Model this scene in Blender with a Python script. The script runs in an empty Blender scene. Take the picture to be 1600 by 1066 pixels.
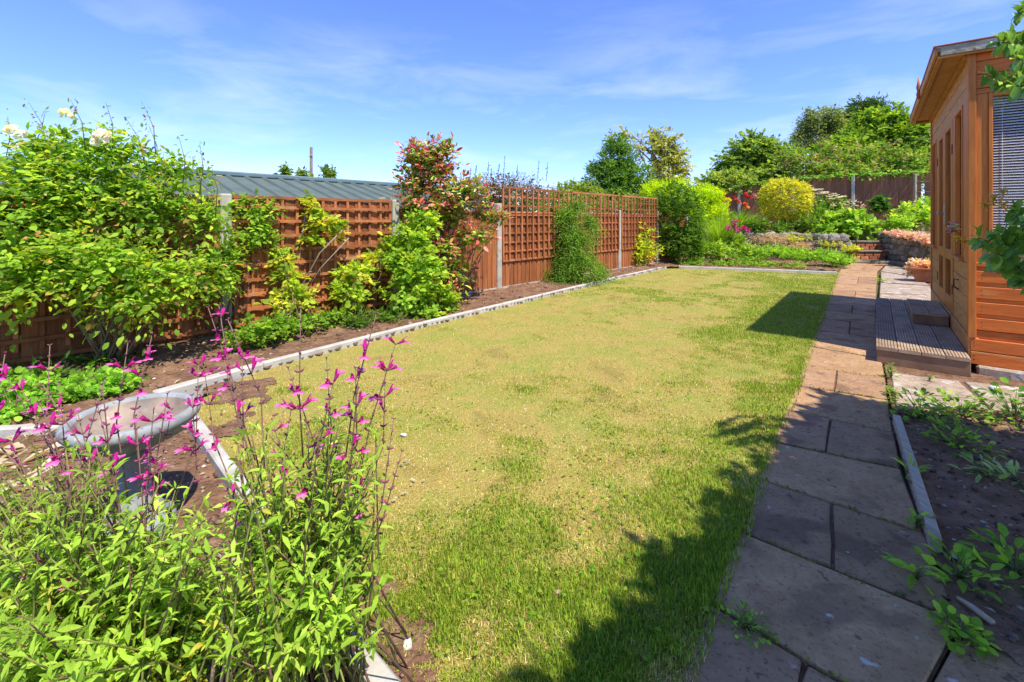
import bpy, math, random
import numpy as np
from mathutils import Vector, Matrix

# ------------------------------------------------------------------ camera, light, exposure
scene = bpy.context.scene
F, H, HOR = 711.0, 1.15, 342.0            # focal length in photo pixels, eye height (m), horizon row
cam_d = bpy.data.cameras.new("camera")
cam_d.sensor_width = 36.0
cam_d.lens = F / 1600 * 36.0
cam_d.shift_y = -(533 - HOR) / 1600
cam_d.clip_start = 0.02
cam_d.clip_end = 2000
cam = bpy.data.objects.new("camera", cam_d)
scene.collection.objects.link(cam)
cam.location = (0, 0, H)
cam.rotation_euler = (math.radians(90), 0, 0)
scene.camera = cam

SUN = Vector((0.86, -1.14, 2.45)).normalized()          # towards the sun
sun_d = bpy.data.lights.new("sun", "SUN")
sun_d.energy = 2.8
sun_d.angle = math.radians(0.6)
sun_d.color = (1.0, 0.91, 0.76)
sun_o = bpy.data.objects.new("sun", sun_d)
scene.collection.objects.link(sun_o)
sun_o.rotation_euler = SUN.to_track_quat('Z', 'Y').to_euler()
sun_o.location = SUN * 40

world = bpy.data.worlds.new("World")
scene.world = world
world.use_nodes = True
wn, wl = world.node_tree.nodes, world.node_tree.links
wn.clear()
w_out = wn.new("ShaderNodeOutputWorld")
w_bg = wn.new("ShaderNodeBackground")
w_sky = wn.new("ShaderNodeTexSky")
w_sky.sky_type = 'NISHITA'
w_sky.sun_disc = False
w_sky.sun_elevation = math.asin(SUN.z)
w_sky.sun_rotation = math.atan2(SUN.x, SUN.y)
w_sky.air_density = 0.9
w_sky.dust_density = 0.0
w_sky.ozone_density = 2.2
w_bg.inputs[1].default_value = 0.15
w_tc = wn.new("ShaderNodeTexCoord")
# thin cirrus: stretched noise on the view direction, all round the sky
w_sep = wn.new("ShaderNodeSeparateXYZ")
wl.new(w_tc.outputs["Generated"], w_sep.inputs[0])
w_map = wn.new("ShaderNodeMapping")
w_map.inputs["Scale"].default_value = (2.2, 2.2, 9.0)
w_map.inputs["Rotation"].default_value = (0.0, 0.16, 0.0)
w_map.inputs["Location"].default_value = (0.9, 0.3, 0.25)
wl.new(w_tc.outputs["Generated"], w_map.inputs[0])
w_n = wn.new("ShaderNodeTexNoise")
w_n.inputs["Scale"].default_value = 1.5
w_n.inputs["Detail"].default_value = 7
w_n.inputs["Roughness"].default_value = 0.58
w_n.inputs["Distortion"].default_value = 0.35
wl.new(w_map.outputs[0], w_n.inputs["Vector"])
w_r = wn.new("ShaderNodeValToRGB")
w_r.color_ramp.elements[0].position = 0.46
w_r.color_ramp.elements[1].position = 0.78
w_r.color_ramp.elements[1].color = (0.42, 0.42, 0.42, 1)
wl.new(w_n.outputs["Fac"], w_r.inputs[0])
w_hz = wn.new("ShaderNodeValToRGB")            # cirrus sits low in the sky
e = w_hz.color_ramp.elements
e[0].position = 0.0; e[0].color = (0.75, 0.75, 0.75, 1)
e[1].position = 0.40; e[1].color = (0.2, 0.2, 0.2, 1)
m_ = e.new(0.22); m_.color = (0.9, 0.9, 0.9, 1)
wl.new(w_sep.outputs["Z"], w_hz.inputs[0])
w_mul = wn.new("ShaderNodeMath"); w_mul.operation = 'MULTIPLY'
wl.new(w_r.outputs[0], w_mul.inputs[0]); wl.new(w_hz.outputs[0], w_mul.inputs[1])
w_tint = wn.new("ShaderNodeMix"); w_tint.data_type = 'RGBA'; w_tint.blend_type = 'MULTIPLY'
w_tint.inputs[0].default_value = 1.0
w_tint.inputs[7].default_value = (0.43, 0.50, 0.77, 1)
wl.new(w_sky.outputs[0], w_tint.inputs[6])
w_mix = wn.new("ShaderNodeMix"); w_mix.data_type = 'RGBA'
w_mix.inputs[7].default_value = (3.4, 3.55, 3.85, 1)
wl.new(w_mul.outputs[0], w_mix.inputs[0]); wl.new(w_tint.outputs[2], w_mix.inputs[6])
wl.new(w_mix.outputs[2], w_bg.inputs[0]); wl.new(w_bg.outputs[0], w_out.inputs[0])

vs = scene.view_settings
vs.view_transform = 'Standard'; vs.look = 'None'; vs.gamma = 1.0; vs.use_curve_mapping = False
vs.exposure = 1.36
scene.cycles.use_denoising = True
scene.cycles.max_bounces = 12
scene.cycles.transparent_max_bounces = 12
scene.cycles.sample_clamp_indirect = 6.0

# ------------------------------------------------------------------ helpers
C = scene.collection
R = np.random.default_rng(11)
random.seed(5)
W = {}                                                     # world matrices by object name
I4 = Matrix.Identity(4)


def gp(px, py, z=0.0):
    """photo pixel -> point at height z"""
    Y = F * (H - z) / (py - HOR)
    return Vector(((px - 800) / F * Y, Y, z))


def qp(px, py, Y):
    """photo pixel -> point at depth Y"""
    return Vector(((px - 800) / F * Y, Y, H - (py - HOR) * Y / F))


def lin(r, g, b):
    f = lambda c: ((c / 255 + 0.055) / 1.055) ** 2.4 if c > 10 else c / 255 / 12.92
    return (f(r), f(g), f(b))


def link(o, parent=None, M=None):
    M = I4 if M is None else M
    C.objects.link(o)
    W[o.name] = M.copy()
    if parent is not None:
        o.parent = parent
        o.matrix_basis = W[parent.name].inverted() @ M
    else:
        o.matrix_basis = M
    return o


def thing(name, label, cat, loc=(0, 0, 0), group=None):
    o = bpy.data.objects.new(name, None)
    o.empty_display_size = 0.1
    link(o, None, Matrix.Translation(Vector(loc)))
    return tag(o, label, cat, group)


def tag(o, label, cat, group=None):
    o["label"] = label; o["category"] = cat
    if group: o["group"] = group
    return o


def inst(name, mesh, M, parent):
    return link(bpy.data.objects.new(name, mesh), parent, M)


def kind(o, k):
    o["kind"] = k
    return o


class MB:
    def __init__(self):
        self.v, self.f, self.c, self.s = [], [], [], []

    def add(self, vs_, fs, col=None, smooth=False):
        b = len(self.v)
        self.v += [tuple(p) for p in vs_]
        self.f += [tuple(b + i for i in f) for f in fs]
        self.c += [col or (1, 1, 1)] * len(vs_)
        self.s += [smooth] * len(fs)

    def obox(self, o, a, b, c, col=None):
        """box from corner o and three edge vectors"""
        o, a, b, c = Vector(o), Vector(a), Vector(b), Vector(c)
        p = [o, o + a, o + a + b, o + b, o + c, o + a + c, o + a + b + c, o + b + c]
        fs = [(0, 3, 2, 1), (4, 5, 6, 7), (0, 1, 5, 4), (1, 2, 6, 5), (2, 3, 7, 6), (3, 0, 4, 7)]
        if a.cross(b).dot(c) < 0:
            fs = [f[::-1] for f in fs]
        self.add(p, fs, col)

    def prism(self, poly, z0, z1, col=None, topz=None):
        n = len(poly)
        area = sum(poly[i][0] * poly[(i + 1) % n][1] - poly[(i + 1) % n][0] * poly[i][1] for i in range(n))
        if area < 0: poly = poly[::-1]
        vs_ = [(p[0], p[1], z0) for p in poly] + [(p[0], p[1], z1) for p in poly]
        fs = [tuple(range(n))[::-1], tuple(range(n, 2 * n))] + [(i, (i + 1) % n, n + (i + 1) % n, n + i) for i in range(n)]
        self.add(vs_, fs, col)

    def tube(self, pts, rad, n=6, col=None, cap=True):
        pts = [Vector(p) for p in pts]
        if not hasattr(rad, '__len__'): rad = [rad] * len(pts)
        rings = []
        for i, p in enumerate(pts):
            t = (pts[min(i + 1, len(pts) - 1)] - pts[max(i - 1, 0)]).normalized()
            a = t.cross(Vector((0.31, 0.2, 0.93)))
            if a.length < 1e-3: a = t.cross(Vector((1, 0, 0)))
            a.normalize(); b = t.cross(a)
            rings += [p + (a * math.cos(6.28319 * k / n) + b * math.sin(6.28319 * k / n)) * rad[i] for k in range(n)]
        fs = []
        for i in range(len(pts) - 1):
            for k in range(n):
                k2 = (k + 1) % n
                fs.append((i * n + k, i * n + k2, (i + 1) * n + k2, (i + 1) * n + k))
        if cap:
            fs += [tuple(range(n))[::-1], tuple(range((len(pts) - 1) * n, len(pts) * n))]
        self.add(rings, fs, col, True)

    def lathe(self, prof, c, n=40, col=None):
        vs_ = []
        for r, z in prof:
            vs_ += [(c[0] + r * math.cos(6.28319 * k / n), c[1] + r * math.sin(6.28319 * k / n), c[2] + z) for k in range(n)]
        fs = []
        for i in range(len(prof) - 1):
            for k in range(n):
                k2 = (k + 1) % n
                fs.append((i * n + k, i * n + k2, (i + 1) * n + k2, (i + 1) * n + k))
        self.add(vs_, fs, col, True)

    def mesh(self, name, m=None, bevel=0.0):
        me = bpy.data.meshes.new(name)
        me.from_pydata(self.v, [], self.f)
        at = me.color_attributes.new("col", 'FLOAT_COLOR', 'POINT')
        c4 = np.ones((len(self.v), 4), np.float32); c4[:, :3] = self.c
        at.data.foreach_set("color", c4.ravel())
        me.polygons.foreach_set("use_smooth", self.s)
        if m: me.materials.append(m)
        me.update()
        if bevel:
            import bmesh
            bm = bmesh.new(); bm.from_mesh(me)
            bmesh.ops.bevel(bm, geom=bm.edges[:], offset=bevel, segments=1, affect='EDGES', clamp_overlap=True)
            bm.to_mesh(me); bm.free()
        return me

    def build(self, name, m, parent=None, bevel=0.0):
        return link(bpy.data.objects.new(name, self.mesh(name, m, bevel)), parent)


def np_mesh(name, V, faces_flat, sizes, cols, m, smooth=False):
    """fast mesh from arrays: V (n,3), flat loop indices, loops per face, cols (n,3)"""
    me = bpy.data.meshes.new(name)
    me.vertices.add(len(V)); me.vertices.foreach_set("co", np.asarray(V, np.float32).ravel())
    me.loops.add(len(faces_flat)); me.loops.foreach_set("vertex_index", np.asarray(faces_flat, np.int32))
    me.polygons.add(len(sizes))
    st = np.concatenate([[0], np.cumsum(sizes)[:-1]]).astype(np.int32)
    me.polygons.foreach_set("loop_start", st)
    if smooth: me.polygons.foreach_set("use_smooth", np.ones(len(sizes), bool))
    at = me.color_attributes.new("col", 'FLOAT_COLOR', 'POINT')
    c4 = np.ones((len(V), 4), np.float32); c4[:, :3] = cols
    at.data.foreach_set("color", c4.ravel())
    me.update(calc_edges=True)
    if m: me.materials.append(m)
    return me


def unit(a):
    return a / np.maximum(np.linalg.norm(a, axis=-1, keepdims=True), 1e-9)


def vnoise(x, y, seed=0):
    def h(i, j):
        s = np.sin(i * 127.1 + j * 311.7 + seed * 74.7) * 43758.5453
        return s - np.floor(s)
    i, j = np.floor(x), np.floor(y)
    fx, fy = x - i, y - j
    fx, fy = fx * fx * (3 - 2 * fx), fy * fy * (3 - 2 * fy)
    return (h(i, j) * (1 - fx) + h(i + 1, j) * fx) * (1 - fy) + (h(i, j + 1) * (1 - fx) + h(i + 1, j + 1) * fx) * fy


def fbm(x, y, seed=0, o=4):
    t, a, s = 0, 0.5, 0
    for k in range(o):
        t = t + a * vnoise(x * 2 ** k, y * 2 ** k, seed + k); s += a; a *= 0.5
    return t / s


def inside(poly, x, y):
    r = np.zeros(x.shape, bool)
    n = len(poly)
    for i in range(n):
        x0, y0 = poly[i][0], poly[i][1]; x1, y1 = poly[(i + 1) % n][0], poly[(i + 1) % n][1]
        if y0 == y1: continue
        c = ((y0 > y) != (y1 > y)) & (x < (x1 - x0) * (y - y0) / (y1 - y0) + x0)
        r ^= c
    return r


# leaf templates: (along, across, up) points and faces
T_QUAD = (np.array([(0, 0, 0), (.42, -.5, .1), (1, 0, -.06), (.42, .5, .1)]), [(0, 1, 2), (0, 2, 3)])
T_OVAL = (np.array([(0, 0, 0), (.3, -.44, .07), (.3, 0, 0), (.3, .44, .07), (.72, -.38, .02), (.72, 0, -.04), (.72, .38, .02), (1, 0, -.14)]),
          [(0, 1, 2), (0, 2, 3), (1, 4, 5, 2), (2, 5, 6, 3), (4, 7, 5), (5, 7, 6)])
T_LANCE = (np.array([(0, 0, 0), (.4, -.5, .05), (.4, 0, 0), (.4, .5, .05), (.75, -.33, 0), (.75, 0, -.05), (.75, .33, 0), (1, 0, -.16)]),
           T_OVAL[1])
T_ROUND = (np.array([(0, 0, 0), (.18, -.42, .06), (.6, -.52, .1), (.98, -.2, .02), (.98, .2, .02), (.6, .52, .1), (.18, .42, .06), (.5, 0, -.02)]),
           [(0, 1, 7), (1, 2, 7), (2, 3, 7), (3, 4, 7), (4, 5, 7), (5, 6, 7), (6, 0, 7)])


def place(tpl, P, D, N, L, Wd, col):
    """leaf arrays -> V, loops, sizes, cols"""
    T, fs = tpl
    S = unit(np.cross(N, D)); N2 = np.cross(D, S)
    V = (P[:, None] + T[None, :, 0:1] * (L[:, None, None] * D[:, None]) + T[None, :, 1:2] * (Wd[:, None, None] * S[:, None])
         + T[None, :, 2:3] * (L[:, None, None] * N2[:, None]))
    n, k = len(P), len(T)
    fl = np.concatenate([np.array(f) for f in fs]); sz = np.array([len(f) for f in fs])
    loops = (fl[None] + (np.arange(n) * k)[:, None]).ravel()
    return V.reshape(-1, 3), loops, np.tile(sz, n), np.repeat(col, k, axis=0)


def merge(parts):
    V, Lp, Sz, Cl, b = [], [], [], [], 0
    for v, l, s, c in parts:
        V.append(v); Lp.append(l + b); Sz.append(s); Cl.append(c); b += len(v)
    return np.concatenate(V), np.concatenate(Lp), np.concatenate(Sz), np.concatenate(Cl)


def cat_s(*ss):
    return {k: np.concatenate([s[k] for s in ss]) for k in ss[0]}


def pick(pal, n, rng=R):
    cs = np.array([p[:3] for p in pal], float); w = np.array([p[3] if len(p) > 3 else 1 for p in pal], float)
    return cs[rng.choice(len(pal), n, p=w / w.sum())]


def spray(blobs, n, tl, k, L, Wd, pal, up=.4, droop=.25, jit=.35, shell=.45, lj=.38, flat=.8, spread=1.0, out=1.0, tipcol=None, zmin=None, clump=.75, lumpy=.5):
    """twigs over ellipsoids (x,y,z,rx,ry,rz); each twig carries k leaves"""
    B = np.array(blobs, float)
    wts = (B[:, 3] * B[:, 4] + B[:, 3] * B[:, 5] + B[:, 4] * B[:, 5])
    bi = R.choice(len(B), n, p=wts / wts.sum())
    d = unit(R.normal(size=(n, 3)))
    rad = shell + (1 - shell) * R.random(n) ** .6
    if clump:                                             # shoots gather in sprays with gaps between
        nc = max(8, n // 16); dc = unit(R.normal(size=(nc, 3))); rc = shell + (1 - shell) * R.random(nc) ** .6
        ci = R.integers(nc, size=n); q = R.random(n) < clump
        d = np.where(q[:, None], unit(dc[ci] + R.normal(size=(n, 3)) * .20), d); rad = np.where(q, np.clip(rc[ci] + R.normal(size=n) * .06, .05, 1.15), rad)
    lump = 1 - lumpy * .5 + lumpy * vnoise(d[:, 0] * 3 + bi * 7.3, d[:, 1] * 3 + d[:, 2] * 2.3, 3)
    Cn = B[bi, :3] + d * B[bi, 3:] * (rad * lump)[:, None]
    if zmin is not None: Cn[:, 2] = np.maximum(Cn[:, 2], zmin + R.random(n) * .05)
    T = unit(d * out + np.array([0, 0, up]) + R.normal(size=(n, 3)) * .4)
    tls = tl * (.6 + .8 * R.random(n))
    st = Cn - T * tls[:, None] * .6
    colt = pick(pal, n) * (1 + R.normal(size=(n, 1)) * .14)
    sd = unit(np.cross(T, np.array([0, 0, 1.0])) + R.normal(size=(n, 3)) * .15)
    P, D, N, LL, CC = [], [], [], [], []
    for j in range(k):
        s = (j + 1) / k
        p = st + T * (tls * s)[:, None]; p[:, 2] -= droop * tls * s * s
        sg = 1 if j % 2 else -1
        if j == k - 1: dd = T + R.normal(size=(n, 3)) * jit * .6
        else: dd = T * .55 + sg * spread * sd + R.normal(size=(n, 3)) * jit
        dd[:, 2] -= droop * s * .6
        P.append(p); D.append(unit(dd))
        N.append(unit(np.array([0, 0, flat]) + d * .5 + R.normal(size=(n, 3)) * .4))
        LL.append(L * (1 + lj * R.normal(size=n)).clip(.5, 1.7))
        c = colt * (1 + R.normal(size=(n, 1)) * .12)
        if tipcol is not None and j >= k - 2:
            q = (R.random(n) < tipcol[1])[:, None]
            c = np.where(q, pick(tipcol[0], n) * (1 + R.normal(size=(n, 1)) * .15), c)
        CC.append(c)
    P, D, N, LL, CC = map(np.concatenate, (P, D, N, LL, CC))
    return dict(P=P, D=D, N=N, L=LL, W=LL * (Wd / L) * (1 + .15 * R.normal(size=len(LL))).clip(.6, 1.5), col=np.clip(CC, .003, .95))


def twigs(mb, blobs, n, base, r0=.012, col=(.16, .11, .06)):
    """bent stems from around BASE out to points in the blobs"""
    B = np.array(blobs, float)
    for _ in range(n):
        b = B[R.integers(len(B))]
        d = unit(R.normal(size=3)); e_ = Vector(b[:3] + d * b[3:] * .8)
        s = Vector(base) + Vector(R.normal(size=3) * .04); s.z = base[2]
        m = s.lerp(e_, .45) + Vector(R.normal(size=3) * .06) + Vector((0, 0, .08))
        mb.tube([s, s.lerp(m, .5) + Vector(R.normal(size=3) * .015), m, m.lerp(e_, .5) + Vector(R.normal(size=3) * .03), e_],
                [r0, r0 * .85, r0 * .6, r0 * .4, r0 * .2], 5, col)


def leaf_obj(name, tpl, s, m, parent, stuff=True):
    o = link(bpy.data.objects.new(name, np_mesh(name, *place(tpl, s['P'], s['D'], s['N'], s['L'], s['W'], s['col']), m)), parent)
    if stuff: o["kind"] = "stuff"
    return o


def leaves_split(s, tpl, m, parent, n=120, name="leaf", mass="leaf_mass", minpx=9.0):
    """the n leaves that show largest become parts, the rest one joined part"""
    P = s['P']
    u = 800 + F * P[:, 0] / np.maximum(P[:, 1], .05); v = HOR + F * (H - P[:, 2]) / np.maximum(P[:, 1], .05)
    vis = (P[:, 1] > .1) & (u > 5) & (u < 1595) & (v > 5) & (v < 1060)
    depth = np.linalg.norm(P - np.array([0, 0, H]), axis=1)
    size = np.where(vis, s['L'] * F / depth, 0)
    fr = unit(P - P.mean(0)); tocam = unit(np.array([0, 0, H]) - P)
    score = size * (1 + 0.8 * (fr * tocam).sum(1)) * vis
    idx = np.argsort(-score)[:n]
    idx = idx[size[idx] > minpx]
    rest = np.ones(len(P), bool); rest[idx] = False
    if len(idx):
        # a few shared meshes by colour
        q = s['col'][idx]; order = np.argsort(q[:, 1] - q[:, 0]); groups = np.array_split(order, 6)
        for g in groups:
            if not len(g): continue
            c = q[g].mean(0)
            asp = float((s['W'][idx][g] / s['L'][idx][g]).mean())
            one = place(tpl, np.zeros((1, 3)), np.array([[1., 0, 0]]), np.array([[0, 0, 1.]]), np.ones(1), np.array([asp]), c[None])
            me = np_mesh(name, *one, m)
            for i in idx[g]:
                D, N, L = s['D'][i], s['N'][i], s['L'][i]
                S = unit(np.cross(N, D)); N2 = np.cross(D, S)
                M = Matrix(((D[0] * L, S[0] * L, N2[0] * L, P[i][0]), (D[1] * L, S[1] * L, N2[1] * L, P[i][1]),
                            (D[2] * L, S[2] * L, N2[2] * L, P[i][2]), (0, 0, 0, 1)))
                inst(name, me, M, parent)
    leaf_obj(mass, tpl, {k: a[rest] for k, a in s.items()}, m, parent)


# ------------------------------------------------------------------ materials
def new_mat(name):
    m = bpy.data.materials.new(name); m.use_nodes = True
    n, l = m.node_tree.nodes, m.node_tree.links
    n.clear()
    o = n.new("ShaderNodeOutputMaterial"); b = n.new("ShaderNodeBsdfPrincipled")
    l.new(b.outputs[0], o.inputs[0])
    b.inputs["Specular IOR Level"].default_value = 0.3
    return m, n, l, b, o


def noise_mat(name, stops, scale=6, detail=8, rough=.85, stretch=(1, 1, 1), bump=.3, bscale=None, bdist=.01, spots=None, attr=False, spec=.25, coords="Object", rnd=0.0, distort=0.0, rgh=.6):
    """colour ramp over noise + bump; spots = list of (scale, threshold, colour, strength)"""
    m, n, l, b, o = new_mat(name)
    b.inputs["Roughness"].default_value = rough; b.inputs["Specular IOR Level"].default_value = spec
    tc = n.new("ShaderNodeTexCoord"); mp = n.new("ShaderNodeMapping")
    mp.inputs["Scale"].default_value = stretch
    l.new(tc.outputs[coords], mp.inputs[0])
    t = n.new("ShaderNodeTexNoise"); t.inputs["Scale"].default_value = scale; t.inputs["Detail"].default_value = detail
    t.inputs["Roughness"].default_value = rgh; t.inputs["Distortion"].default_value = distort
    vec = mp.outputs[0]
    if rnd:
        oi = n.new("ShaderNodeObjectInfo"); ad = n.new("ShaderNodeVectorMath"); ad.operation = 'ADD'
        sc = n.new("ShaderNodeMath"); sc.operation = 'MULTIPLY'; sc.inputs[1].default_value = 37.0
        l.new(oi.outputs["Random"], sc.inputs[0]); l.new(mp.outputs[0], ad.inputs[0]); l.new(sc.outputs[0], ad.inputs[1])
        vec = ad.outputs[0]
    l.new(vec, t.inputs["Vector"])
    r = n.new("ShaderNodeValToRGB"); l.new(t.outputs["Fac"], r.inputs[0])
    el = r.color_ramp.elements
    while len(el) < len(stops): el.new(.5)
    for q, (p, c) in zip(el, stops): q.position = p; q.color = (*c, 1)
    col = r.outputs[0]
    for (sc_, th, c, st) in spots or ():
        t2 = n.new("ShaderNodeTexNoise"); t2.inputs["Scale"].default_value = sc_; t2.inputs["Detail"].default_value = 5
        l.new(vec, t2.inputs["Vector"])
        r2 = n.new("ShaderNodeMapRange"); r2.inputs["From Min"].default_value = th; r2.inputs["From Max"].default_value = th + .06
        r2.inputs["To Max"].default_value = st; l.new(t2.outputs["Fac"], r2.inputs["Value"])
        mx = n.new("ShaderNodeMix"); mx.data_type = 'RGBA'; mx.inputs[7].default_value = (*c, 1)
        l.new(r2.outputs[0], mx.inputs[0]); l.new(col, mx.inputs[6]); col = mx.outputs[2]
    if rnd:
        hv = n.new("ShaderNodeHueSaturation")
        mr = n.new("ShaderNodeMapRange"); mr.inputs["To Min"].default_value = 1 - rnd; mr.inputs["To Max"].default_value = 1 + rnd
        l.new(oi.outputs["Random"], mr.inputs["Value"]); l.new(mr.outputs[0], hv.inputs["Value"]); l.new(col, hv.inputs["Color"])
        col = hv.outputs[0]
    if attr:
        a = n.new("ShaderNodeVertexColor"); a.layer_name = "col"
        mx = n.new("ShaderNodeMix"); mx.data_type = 'RGBA'; mx.blend_type = 'MULTIPLY'; mx.inputs[0].default_value = 1
        l.new(col, mx.inputs[6]); l.new(a.outputs[0], mx.inputs[7]); col = mx.outputs[2]
    l.new(col, b.inputs["Base Color"])
    if bump:
        t3 = n.new("ShaderNodeTexNoise"); t3.inputs["Scale"].default_value = bscale or scale * 4; t3.inputs["Detail"].default_value = 6
        l.new(vec, t3.inputs["Vector"])
        bp = n.new("ShaderNodeBump"); bp.inputs["Strength"].default_value = bump; bp.inputs["Distance"].default_value = bdist
        l.new(t3.outputs["Fac"], bp.inputs["Height"]); l.new(bp.outputs[0], b.inputs["Normal"])
    return m


def leaf_mat(name, rough=.5, trans=.35, spec=.25, gain=1.85, hue=.486):
    m, n, l, b, o = new_mat(name)
    b.inputs["Roughness"].default_value = rough; b.inputs["Specular IOR Level"].default_value = spec
    a = n.new("ShaderNodeVertexColor"); a.layer_name = "col"
    tc = n.new("ShaderNodeTexCoord"); t = n.new("ShaderNodeTexNoise"); t.inputs["Scale"].default_value = 9; t.inputs["Detail"].default_value = 3
    l.new(tc.outputs["Object"], t.inputs["Vector"])
    mr = n.new("ShaderNodeMapRange"); mr.inputs["To Min"].default_value = .72 * gain; mr.inputs["To Max"].default_value = 1.28 * gain
    l.new(t.outputs["Fac"], mr.inputs["Value"])
    hv = n.new("ShaderNodeHueSaturation"); hv.inputs["Hue"].default_value = hue; l.new(mr.outputs[0], hv.inputs["Value"]); l.new(a.outputs[0], hv.inputs["Color"])
    l.new(hv.outputs[0], b.inputs["Base Color"])
    tr = n.new("ShaderNodeBsdfTranslucent")
    g = n.new("ShaderNodeMix"); g.data_type = 'RGBA'; g.blend_type = 'MULTIPLY'; g.inputs[0].default_value = 1; g.inputs[7].default_value = (1.35, 1.25, .55, 1)
    l.new(hv.outputs[0], g.inputs[6]); l.new(g.outputs[2], tr.inputs[0])
    mx = n.new("ShaderNodeMixShader"); mx.inputs[0].default_value = trans
    l.new(b.outputs[0], mx.inputs[1]); l.new(tr.outputs[0], mx.inputs[2]); l.new(mx.outputs[0], o.inputs[0])
    return m


def flat_mat(name, col, rough=.6, metal=0.0, spec=.4):
    m, n, l, b, o = new_mat(name)
    b.inputs["Base Color"].default_value = (*col, 1); b.inputs["Roughness"].default_value = rough
    b.inputs["Metallic"].default_value = metal; b.inputs["Specular IOR Level"].default_value = spec
    return m


M_leaf = leaf_mat("leaf", .58, .52, .2)
M_hedge = leaf_mat("shade_hedge_leaf", .6, .68, .15, 2.0)  # leaves of the added hedge, extra translucent to lift the shade it casts
M_gloss = leaf_mat("glossy_leaf", .32, .25, .5)
M_grass = leaf_mat("grass_blade", .6, .34, .2, 1.2)
M_petal = leaf_mat("petal", .6, .35, .2, 1.0, .5)
M_bark = noise_mat("bark", [(.3, (.10, .07, .045)), (.6, (.20, .15, .10)), (.8, (.30, .25, .19))], 14, stretch=(3, 3, .6), bump=.6, bdist=.02, attr=False)
M_stem = noise_mat("stem", [(.3, (.8, .8, .8)), (.7, (1.15, 1.15, 1.15))], 30, bump=.2, attr=True, rough=.7)
M_soil = noise_mat("soil", [(.25, (.10, .05, .028)), (.5, (.20, .11, .065)), (.72, (.31, .19, .12)), (.9, (.44, .31, .21))], 9, 10, .95, bump=1.0, bscale=45, bdist=.03,
                   spots=[(26, .66, (.34, .26, .19), .7), (60, .68, (.45, .38, .28), .8)])
M_soil_dark = noise_mat("right_bed_soil", [(.25, (.12, .06, .035)), (.5, (.22, .12, .072)), (.75, (.33, .20, .13))], 9, 10, .95, bump=.9, bscale=60, bdist=.02,
                        spots=[(45, .68, (.30, .22, .16), .7)])  # soil of the right bed, fewer pale flecks than the other beds
M_turf = noise_mat("turf_base", [(.25, (.20, .17, .04)), (.45, (.36, .29, .075)), (.6, (.26, .28, .05)), (.8, (.46, .36, .12))], 2.2, 10, .95, bump=.8, bscale=70, bdist=.02,
                   spots=[(30, .63, (.16, .20, .035), .6), (50, .66, (.46, .36, .17), .7)])
M_earth = noise_mat("rough_ground", [(.3, (.09, .09, .03)), (.6, (.15, .16, .04)), (.8, (.2, .15, .08))], 1.5, 8, .95)
M_fence = noise_mat("stained_fence_wood", [(.25, (.19, .062, .022)), (.5, (.31, .108, .036)), (.75, (.42, .165, .06))], 5, 9, .8, stretch=(9, 9, .7), bump=.35, bscale=14, bdist=.006, rnd=.3,
                    spots=[(3.2, .6, (.15, .06, .03), .5), (1.8, .6, (.44, .24, .12), .45)])
M_lattice = noise_mat("stained_batten", [(.25, (.24, .075, .026)), (.5, (.36, .125, .045)), (.78, (.46, .19, .085))], 7, 8, .8, bump=.3, bscale=40, bdist=.004, rnd=.28, spots=[(2.5, .58, (.42, .25, .14), .5), (4, .62, (.16, .07, .035), .6)])
M_fence_dark = noise_mat("old_fence_wood", [(.25, (.17, .065, .035)), (.5, (.27, .11, .06)), (.75, (.37, .17, .095))], 5, 9, .85, stretch=(9, 9, .7), bump=.4, bscale=14, bdist=.006, rnd=.18)
M_conc = noise_mat("pale_concrete", [(.25, (.33, .31, .27)), (.5, (.46, .44, .39)), (.75, (.56, .54, .49))], 7, 10, .9, bump=.4, bscale=90, bdist=.004, spots=[(20, .68, (.26, .24, .19), .5), (90, .67, (.3, .28, .25), .6)])
M_post = noise_mat("weathered_concrete_post", [(.25, (.27, .26, .21)), (.5, (.42, .40, .34)), (.75, (.52, .50, .44))], 9, 10, .9, bump=.5, bscale=80, bdist=.004, spots=[(14, .6, (.22, .22, .15), .6)])

# ------------------------------------------------------------------ the ground, beds, lawn, path, terrace
FD, FN = Vector((.675, .738, 0)), Vector((.738, -.675, 0))           # along the left fence / into the garden
FD.normalize(); FN.normalize()
P0 = Vector((-.22, 7.11, 0)); BAY = 1.87                             # a fence post, post spacing
HS, HN, HPV = Vector((.624, .781, 0)), Vector((-.781, .624, 0)), Vector((.781, -.624, 0))
HC = Vector((3.489, 3.465, 0))                                       # near corner of the summerhouse


def xy(v): return (v[0], v[1])


gm = MB()
n_ = 64
gm.add([(0, 30, -.07)] + [(500 * math.cos(6.28319 * k / n_), 30 + 500 * math.sin(6.28319 * k / n_), -.07) for k in range(n_)],
       [(0, 1 + k, 1 + (k + 1) % n_) for k in range(n_)])
kind(gm.build("ground", M_earth), "structure")

KA = [gp(*q, .055) for q in ((240, 612), (409, 566), (660, 503), (964, 432), (1040, 416))]
KE = [gp(292, 638, .055), gp(378, 757, .055), gp(518, 962, .055), gp(640, 1112, .055)]
KB = [gp(1060, 415.5, .055), gp(1308, 424.5, .055)]
EDGE_L = [(1312, 424), (1303, 448), (1292, 480), (1276, 520), (1258, 568), (1243, 610), (1222, 665), (1190, 748), (1160, 830), (1112, 942), (1070, 1064), (1010, 1190)]
pl = [gp(*q) for q in EDGE_L]
LAWN = [xy(q) for q in KA[1:] + [KB[0], gp(1310, 425)] + pl + [Vector((.16, .70, 0))] + KE[::-1] + [KE[0] + Vector((-.12, .12, 0))]]
lm = MB(); lm.add([(x, y, 0.0) for x, y in LAWN], [tuple(range(len(LAWN)))])
kind(lm.build("lawn", M_turf), "structure")


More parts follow.
